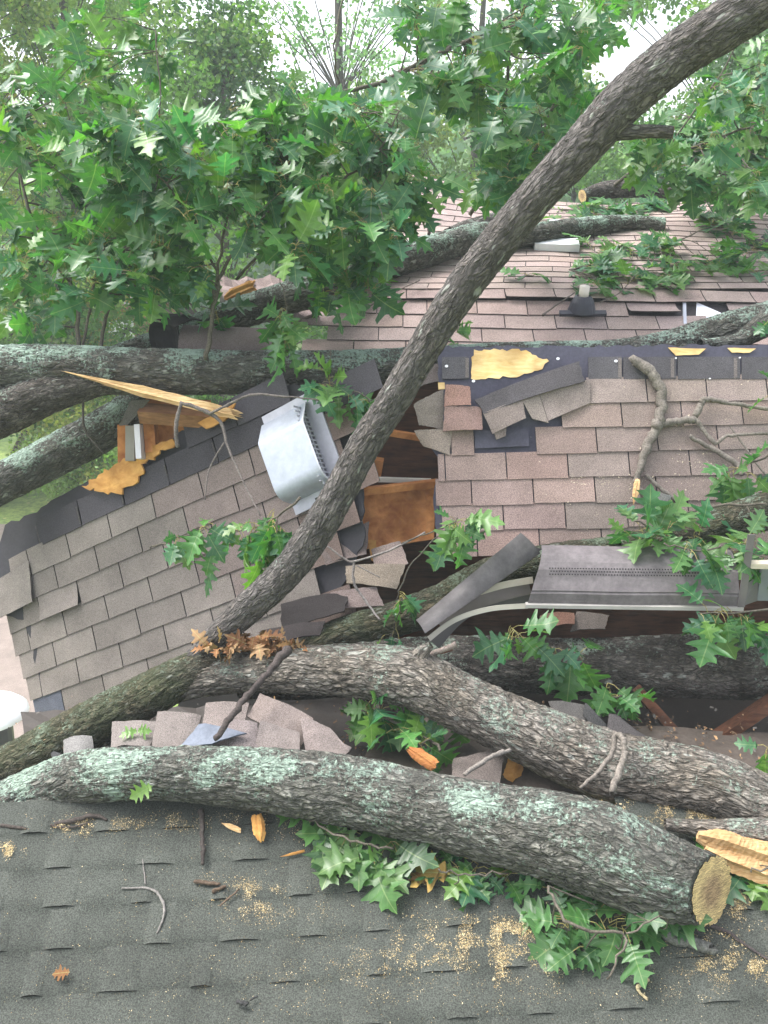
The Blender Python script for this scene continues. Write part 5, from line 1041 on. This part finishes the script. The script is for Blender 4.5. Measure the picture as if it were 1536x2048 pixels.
torn = [
 ('torn shingle flap below the plywood box, bent towards the mossy log', [(742, 1100, 4.2), (800, 1080, 4.18), (818, 1128, 4.12), (752, 1150, 4.14)], (.235, .185, .165)),
 ('mossy stained torn shingle hanging by the mossy log', [(690, 1132, 4.14), (812, 1126, 4.1), (795, 1180, 4.06), (690, 1165, 4.1)], (.21, .175, .14)),
 ('curled shingle lying at the lower right of the tilted roof piece', [(660, 1185, 4.12), (752, 1172, 4.08), (770, 1212, 4.04), (665, 1220, 4.08)], (.19, .15, .14)),
 ('torn grey shingle left of the plywood box', [(640, 1100, 4.2), (738, 1040, 4.22), (735, 1110, 4.15), (650, 1130, 4.16)], (.15, .12, .112)),
 ('ragged shingle piece above the hole, right of the leaning trunk', [(826, 808, 4.3), (888, 776, 4.3), (888, 862, 4.28), (838, 850, 4.28)], (.20, .17, .15)),
 ('bent dark felt lip above the hole beside the leaning trunk', [(835, 742, 4.4), (890, 722, 4.38), (892, 762, 4.36), (840, 772, 4.38)], (.14, .115, .11)),
 ('jagged tan shingle end beside the right edge of the hole', [(826, 860, 4.26), (905, 858, 4.25), (900, 912, 4.24), (845, 892, 4.25)], (.27, .22, .19)),
 ('red brown shingle tab standing alone at the top of the right roof face', [(890, 770, 4.26), (942, 772, 4.26), (942, 812, 4.24), (888, 812, 4.24)], (.30, .18, .15)),
 ('loose shingle square below the red brown tab', [(888, 814, 4.25), (964, 812, 4.25), (966, 862, 4.22), (886, 862, 4.22)], (.27, .18, .16)),
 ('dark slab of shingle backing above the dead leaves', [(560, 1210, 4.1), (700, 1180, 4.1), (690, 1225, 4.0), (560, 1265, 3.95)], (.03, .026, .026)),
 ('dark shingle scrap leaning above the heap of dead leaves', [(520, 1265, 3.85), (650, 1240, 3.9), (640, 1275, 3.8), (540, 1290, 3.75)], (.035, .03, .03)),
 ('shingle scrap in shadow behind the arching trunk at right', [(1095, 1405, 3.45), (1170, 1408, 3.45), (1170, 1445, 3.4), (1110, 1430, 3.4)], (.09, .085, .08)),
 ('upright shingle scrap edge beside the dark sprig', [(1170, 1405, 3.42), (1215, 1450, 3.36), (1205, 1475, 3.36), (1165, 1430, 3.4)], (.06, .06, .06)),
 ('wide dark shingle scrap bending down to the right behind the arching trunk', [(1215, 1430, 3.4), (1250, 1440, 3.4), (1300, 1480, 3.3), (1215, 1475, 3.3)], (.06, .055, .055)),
 ('brown shingle scrap lying under the soffit', [(1078, 1232, 3.95), (1150, 1222, 3.95), (1150, 1250, 3.9), (1080, 1258, 3.9)], (.22, .12, .09)),
 ('grey shingle scrap next to the brown one under the soffit', [(1152, 1225, 3.98), (1220, 1228, 3.98), (1210, 1260, 3.92), (1140, 1262, 3.92)], (.13, .11, .10)),
 ('dark board scrap in the gap behind the foreground log', [(905, 1520, 3.25), (1010, 1500, 3.3), (1000, 1575, 3.15), (900, 1560, 3.12)], (.13, .11, .10)),
 ('shingle scrap under the crooked twig near the pale oak spray', [(1300, 985, 4.12), (1345, 990, 4.1), (1335, 1025, 4.08), (1290, 1015, 4.1)], (.16, .16, .15)),
]
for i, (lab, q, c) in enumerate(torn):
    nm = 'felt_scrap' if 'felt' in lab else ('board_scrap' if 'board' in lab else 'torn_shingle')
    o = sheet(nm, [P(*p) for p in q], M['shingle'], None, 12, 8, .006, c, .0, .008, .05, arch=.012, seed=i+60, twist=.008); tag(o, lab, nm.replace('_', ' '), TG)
o = sheet('roof_board', [P(40, 1425, 4.05), P(760, 1400, 3.85), P(760, 1600, 3.3), P(60, 1600, 3.4)], M['felt'], None, 20, 8, .02, (.045, .038, .034), 0, .02, .01, seed=99); tag(o, 'dark felt covered roof board under the heap of loose shingles', 'roof board')
o = sheet('roof_board', [P(760, 1430, 3.7), P(1700, 1470, 3.7), P(1700, 1640, 3.12), P(700, 1570, 3.22)], M['felt'], None, 20, 8, .02, (.075, .06, .05), 0, .02, .01, seed=98); tag(o, 'dirty roof board under the gap between the arching trunk and the foreground log', 'roof board')
# rolled shingle ridge and torn felt curl behind the horizontal trunk
rc = thing('ridge_cap', 'bulging grey shingle ridge piece with a black torn felt curl behind the horizontal trunk', 'ridge cap', loc=tuple(P(440, 700, 4.75)))
V = []; nx = 16; ny = 9
for i in range(nx+1):
    t = i/nx; L0 = P(356+t*190, 700, 4.62); L1 = P(356+t*190, 700, 5.2)
    for j in range(ny+1):
        a = j/ny*math.pi*.62; V.append(L0+np.array([0, (1-math.cos(a))*.18, math.sin(a)*.135*(1-.15*t)])+np.array([0, 0, -.02]))
mesh('shingles', V, [(i*(ny+1)+j, (i+1)*(ny+1)+j, (i+1)*(ny+1)+j+1, i*(ny+1)+j+1) for i in range(nx) for j in range(ny)], M['shingle'], rc, cols=np.array([(.15, .122, .115)]*len(V)), smooth=True)
sheet('felt', [P(300, 640, 4.72), P(358, 645, 4.66), P(358, 708, 4.66), P(298, 705, 4.72)], M['felt'], rc, 8, 8, .01, (.010, .009, .010), 0, .03, .06, seed=70, arch=-.03)
sheet('felt', [P(308, 634, 4.62), P(365, 624, 4.75), P(408, 640, 4.7), P(350, 652, 4.58)], M['felt'], rc, 8, 8, .01, (.02, .016, .018), 0, .012, .06, seed=71, arch=.015)
o = sheet('roof_section', [P(430, 560, 5.6), P(620, 560, 5.6), P(640, 640, 5.1), P(470, 640, 5.1)], M['shingle'], None, 12, 8, .02, (.24, .19, .18), 0, .05, .02, seed=72); tag(o, 'small collapsed shingle roof corner behind the diagonal limb, upper left', 'roof section')

# ------------------------------------------------------------------ sawdust and chips
_nz = noise(np.stack(np.meshgrid(np.arange(400), np.arange(520), [0]), -1).reshape(-1, 3)*1.0, .11, 3, 3).reshape(520, 400)
def NZ(x, y): return _nz[int(y/4) % 520, int(x/4) % 400]
def chips(name, label, spots, base, seed, parent=None, cols=((.40, .31, .15), (.50, .42, .26), (.28, .20, .10))):
    rr_ = np.random.default_rng(seed); V = []; F = []; C = []; n = 0
    for (x, y, sx_, sy_, cnt, sz) in spots:
        for _ in range(cnt):
            px = x+rr_.normal()*sx_; py = y+rr_.normal()*sy_
            if NZ(px, py) < rr_.uniform(-.25, .55): continue
            c = base(px, py)
            if c is None: continue
            c, nn = c; t1 = unit(np.cross(nn, rr_.normal(size=3))); t2 = np.cross(nn, t1); s_ = sz*min(2.6, rr_.lognormal(-.25, .5)); l = s_*rr_.uniform(.3, 1)
            t2 = unit(t2+nn*rr_.uniform(-.5, .5))
            V += [c-t1*s_-t2*l*.6, c+t1*s_-t2*l*.5, c+t1*s_*.8+t2*l*.5, c-t1*s_*.6+t2*l*.6]; F.append((n, n+1, n+2, n+3)); n += 4
            k = np.array(cols[rr_.integers(len(cols))])*rr_.uniform(.75, 1.2); C += [k]*4
    o = mesh(name, V, np.array(F), M['chips'], parent, cols=np.array(C)); tag(o, label, name.replace('_', ' '), kind='stuff'); return o
def bn(px, py):
    if py > 2120 or py < 1530: return None
    return nplane(px, py, .0125+nearwarp(*[np.array([q]) for q in (((nplane(px, py)-NO)@Un), ((nplane(px, py)-NO)@Vn))])[0]), Nn
S_ = [(x_, y_, a_, b_, int(n_*5), z_*.62) for x_, y_, a_, b_, n_, z_ in [(510, 1790, 30, 20, 600, .0020), (560, 1815, 60, 15, 260, .0018), (480, 1830, 40, 25, 160, .0018), (960, 1880, 80, 30, 1500, .0024), (1010, 1860, 35, 10, 500, .0022), (880, 1905, 60, 20, 500, .0020), (750, 1920, 40, 12, 260, .0020), (1000, 1920, 14, 40, 300, .0024), (1060, 1930, 60, 30, 300, .0022),
      (700, 1950, 120, 40, 500, .0018), (1460, 1930, 50, 12, 700, .0022), (1500, 1945, 60, 14, 600, .0022), (1480, 1800, 45, 25, 900, .0028), (1420, 1880, 60, 20, 300, .0026), (1390, 1960, 80, 30, 260, .002), (270, 1650, 90, 12, 500, .0020), (340, 1640, 120, 10, 450, .0022), (140, 1660, 40, 8, 200, .0022), (15, 1702, 12, 8, 220, .003), (1350, 1620, 60, 20, 900, .0030), (1440, 1640, 50, 15, 500, .0028), (410, 1755, 25, 14, 90, .002), (560, 1655, 60, 14, 200, .002),
      (400, 1850, 330, 130, 900, .0016), (900, 1850, 400, 130, 700, .0016), (1150, 1980, 260, 40, 300, .0018), (300, 1990, 250, 40, 260, .0016)]]
chips('sawdust', 'yellow sawdust and wood chips scattered over the dark foreground roof', S_, bn, 3)
def bB(px, py):
    if not inpoly(px, py, polyB): return None
    return toplane(px, py, OB, Nb, .032), Nb
chips('sawdust', 'pale wood dust specks sticking to the right roof face', [(1340, 880, 140, 90, 500, .0022), (1200, 960, 40, 10, 220, .0024), (1210, 990, 60, 20, 180, .0022), (1380, 940, 60, 20, 260, .0024), (1440, 800, 80, 40, 200, .002), (1120, 1010, 90, 40, 160, .002), (1300, 1010, 90, 20, 160, .0022)], bB, 4, cols=((.6, .52, .4), (.7, .6, .45)))
def bR(px, py):
    d_ = 3.75 + (py-1430)/170*(-.5); p_ = P(px, py, d_-.03); return p_, unit(np.array([0, -.25, 1.0]))
chips('debris', 'brown litter of bark flakes, insulation and dirt in the gaps between the trunks', [(820, 1530, 120, 30, 900, .006), (1050, 1540, 120, 30, 900, .006), (1300, 1480, 160, 40, 1500, .006), (1350, 1610, 80, 25, 700, .005), (300, 1450, 150, 40, 700, .005), (650, 1460, 90, 30, 500, .006)], bR, 8, cols=((.10, .065, .04), (.16, .10, .06), (.05, .035, .025), (.30, .19, .10), (.12, .11, .10)))
# wood dust and litter lodged on the top of the arching trunk is carried by the bark itself

# ------------------------------------------------------------------ background: trees, bushes, neighbour's house, white canopy
TR = 'trees standing beyond the wrecked house'
def far_tree(label, x, y, H, crown, n, size, seed, pal, zmin=.25, sparse=1.0, name='tree', group=TR, trunk_r=.16, clumps=60, cat='tree', clump_r=.55):
    rr_ = np.random.default_rng(seed); t = thing(name, label, cat, loc=(x, y, 0), group=group)
    TW = MB(); cz = []
    bend = rr_.normal(size=2)*.4
    tp = [np.array([x+bend[0]*(h/H)**2, y+bend[1]*(h/H)**2, h]) for h in np.linspace(0, H*.94, 9)]
    TW.tube(tp, list(np.linspace(trunk_r, .02, 9)), 8, (.10, .085, .07))
    C = []
    for i in range(clumps):
        f = rr_.uniform(0, 1)**.8; z = H*(zmin+(1-zmin)*f); prof_ = math.sin(math.pi*min(1, .18+.82*f*.98))**.6 if f > .05 else .7
        r = crown*prof_*math.sqrt(rr_.uniform(.05, 1)); a = rr_.uniform(0, 6.283); c = np.array([x+r*math.cos(a), y+r*math.sin(a), z+rr_.normal()*.2]); C.append(c)
        zz = max(H*.08, z-r*.55); k = min(8, int(zz/(H*.94)*8)); b = tp[k]
        TW.tube(list(spline([b, (b+c)/2+np.array([0, 0, .12*r]), c], n=3)), list(np.linspace(max(.012, trunk_r*.28*(1-z/H)), .006, 7)), 5, (.10, .085, .07), False)
    C = np.array(C); per = rr_.integers(0, len(C), n); cc = C[per]; rad = rr_.uniform(.6, 1.3, len(C))[per]*clump_r
    dirs = rr_.normal(size=(n, 3)); dirs /= np.linalg.norm(dirs, axis=1)[:, None]; pos = cc+dirs*(rad*rr_.uniform(.2, 1, n)**.5)[:, None]*np.array([1.15, 1.15, .75]); pos[:, 2] = np.maximum(pos[:, 2], .05)
    d = rr_.normal(size=(n, 3))+np.array([0, 0, -.3]); d /= np.linalg.norm(d, axis=1)[:, None]
    s0 = rr_.normal(size=(n, 3))+np.array([0, 0, .5]); s_ = np.cross(d, s0); s_ /= np.linalg.norm(s_, axis=1)[:, None]; nn = np.cross(s_, d)
    sz = size*rr_.uniform(.6, 1.3, n)[:, None]
    v = np.stack([pos, pos+d*sz*.45+s_*sz*.33-nn*sz*.08, pos+d*sz, pos+d*sz*.5-s_*sz*.33-nn*sz*.08], 1).reshape(-1, 3)
    f = np.arange(n*4).reshape(-1, 4)
    pc = np.array(pal)[rr_.integers(0, len(pal), len(C))][per]*rr_.uniform(.75, 1.3, n)[:, None]
    TW.build('trunk', M['twig'], t, True); mesh('crown', v, f, M['leaf_far'], t, cols=np.repeat(pc, 4, 0)); return t
G1 = [(.10, .20, .05), (.13, .25, .06), (.16, .28, .07), (.20, .30, .08)]
G2 = [(.20, .30, .08), (.26, .33, .08), (.32, .34, .09), (.15, .25, .06)]
G3 = [(.17, .31, .16), (.22, .36, .20), (.15, .28, .13)]  # pale greens: the fading of distance put into the leaf colour
GD = [(.055, .13, .04), (.075, .16, .05), (.10, .20, .06)]
far_tree('tall dense green tree at the far left edge', -7.0, 14.5, 14, 2.6, 48000, .095, 101, G1, .12, clumps=150)
far_tree('yellowing broad tree left of the sky gap', -5.7, 16.5, 13, 2.0, 44000, .095, 102, G2+[(.36, .30, .08)], .10, clumps=140)
far_tree('dark tree between the yellowing tree and the left edge, further back', -9.0, 22, 16, 3.8, 30000, .15, 103, G1, .12, clumps=110)
far_tree('dark green tree behind the leafy limbs, left of centre', -2.6, 14, 7.6, 2.2, 34000, .09, 104, GD+G1, .10, clumps=90)
far_tree('airy pale tree with thin branches at the top centre', -0.9, 19, 15.5, 2.9, 13000, .095, 105, G3, .30, clumps=130, clump_r=.45)
far_tree('slim pale tree behind the middle of the leaning trunk', 1.9, 20, 13.5, 2.6, 11000, .10, 106, G3+G2[:2], .28, clumps=90, clump_r=.5)
far_tree('tall dark tree near the top right corner', 6.2, 17, 13, 2.7, 30000, .11, 107, G1, .15, clumps=100)
far_tree('low green tree rising just over the roof ridge at centre right', 3.4, 19, 7.6, 2.4, 20000, .11, 108, G2+G3, .2, clumps=70)
far_tree('low yellow green tree just over the ridge left of the leaning trunk', .1, 18, 7.2, 2.0, 20000, .10, 109, G2, .2, clumps=70)
far_tree('tree at right beyond the ridge with dark foliage', 5.6, 13, 7.6, 1.6, 20000, .10, 110, GD, .2, clumps=70)
BG = 'bushes along the edge of the lawn'
for i, (lab, x, y, H, c, pal) in enumerate([('rounded dark bush at the far left edge of the lawn', -8.5, 15.5, 2.6, 1.7, GD), ('bush with pale leaves second from the left on the lawn edge', -5.9, 16.5, 2.4, 1.6, G1), ('yellow tinged bush behind the fork of the horizontal trunk', -4.6, 13.8, 2.3, 1.3, G2), ('dark bush nearest the broken rafters', -2.9, 12.0, 2.2, 1.2, GD+G1), ('spreading bush in the shade behind the yellow tinged bush', -7.4, 20, 2.8, 2.4, GD)]):
    far_tree(lab, x, y, H, c, 16000, .08, 200+i, pal, .08, name='bush', group=BG, trunk_r=.05, clumps=50, cat='bush', clump_r=.45)
# a far wooded edge closing the horizon
rr_ = np.random.default_rng(77); n = 60000; X = rr_.uniform(-60, 60, n); Yv = rr_.uniform(38, 52, n); top = 9+3*noise(np.stack([X*.12, 0*X, 0*X], -1), 1, 3)[:n]; Z = rr_.uniform(0, 1, n)**.8*top
d = rr_.normal(size=(n, 3)); d /= np.linalg.norm(d, axis=1)[:, None]; s_ = np.cross(d, rr_.normal(size=(n, 3))); s_ /= np.linalg.norm(s_, axis=1)[:, None]; p = np.stack([X, Yv, Z], -1); sz = rr_.uniform(.4, .9, n)[:, None]
v = np.stack([p, p+d*sz*.5+s_*sz*.4, p+d*sz, p+d*sz*.5-s_*sz*.4], 1).reshape(-1, 3)
o = mesh('woodland', v, np.arange(n*4).reshape(-1, 4), M['leaf_far'], None, cols=np.repeat(np.array(G1+G3)[rr_.integers(0, 7, n)], 4, 0)); tag(o, 'far line of woodland closing the view behind the trees', 'woodland', kind='stuff')
# neighbour's small brick house glimpsed under the trunk
nb = thing('brick_house', 'distant small red brick house glimpsed under the horizontal trunk', 'house', loc=(-9.5, 27, 0))
mb = MB(); mb.box((-11.6, 27, 0), (4.2, 0, 0), (0, 5, 0), (0, 0, 2.6), (.30, .10, .07)); mb.build('wall', M['plain'], nb)
mb = MB(); mb.add([(-11.9, 26.7, 2.6), (-7.1, 26.7, 2.6), (-7.1, 32.3, 2.6), (-11.9, 32.3, 2.6), (-11.9, 29.5, 4.2), (-7.1, 29.5, 4.2)], [(0, 1, 5, 4), (2, 3, 4, 5), (0, 4, 3), (1, 2, 5)], (.12, .11, .10)); mb.build('roof', M['plain'], nb)
mb = MB(); mb.box((-8.6, 26.96, .9), (.8, 0, 0), (0, .04, 0), (0, 0, 1.2), (.7, .7, .72)); mb.build('window', M['paint'], nb)
# white grill-like canopy on a dark post in the yard (lower left)
um = thing('patio_umbrella', 'white domed patio umbrella on a dark post at the lower left edge', 'umbrella', loc=tuple(P(5, 1560, 6.4)))
cc = P(-22, 1418, 6.2); V = []; n = 28; rings = ((.27, -.05), (.265, -.02), (.21, .03), (.13, .06), (.0, .07))
for r, z in rings:
    for k_ in range(n): a = 6.2832*k_/n; V.append(cc+np.array([r*math.cos(a), r*math.sin(a), z]))
mesh('canopy', V, [(i*n+k_, i*n+(k_+1) % n, (i+1)*n+(k_+1) % n, (i+1)*n+k_) for i in range(4) for k_ in range(n)], M['paint'], um, cols=np.array([(.85, .87, .92)]*len(V)), smooth=True)
mb = MB(); g0 = cc.copy(); mb.tube([np.array([cc[0]+.05, cc[1], 0]), np.array([cc[0]+.05, cc[1], cc[2]-.28])], [.03, .03], 10, (.05, .045, .07)); mb.tube([cc+np.array([.05, 0, -.34]), cc+np.array([.05, 0, -.10])], [.09, .10], 14, (.05, .045, .07)); mb.build('post', M['paint'], um)
# added haze volume: stands in for the lens veil, fades the far trees
mb = MB(); mb.box((-70, -12, -1), (140, 0, 0), (0, 72, 0), (0, 0, 24)); hz = mb.build('haze', M['plain']); hz.data.materials.clear()
hm = bpy.data.materials.new('haze'); hm.use_nodes = True; hn = hm.node_tree; hn.nodes.remove(hn.nodes['Principled BSDF'])
pvn = hn.nodes.new('ShaderNodeVolumePrincipled'); pvn.inputs['Color'].default_value = (.88, .98, .98, 1); pvn.inputs['Density'].default_value = 0.0045
hn.links.new(pvn.outputs[0], hn.nodes['Material Output'].inputs['Volume']); hz.data.materials.append(hm); hz['kind'] = 'stuff'
for o in (roofN, roofB, roofC, roofL, house, gar): o['kind'] = 'thing'
for o in list(COL.objects):
    if '_loc' in o: del o['_loc']
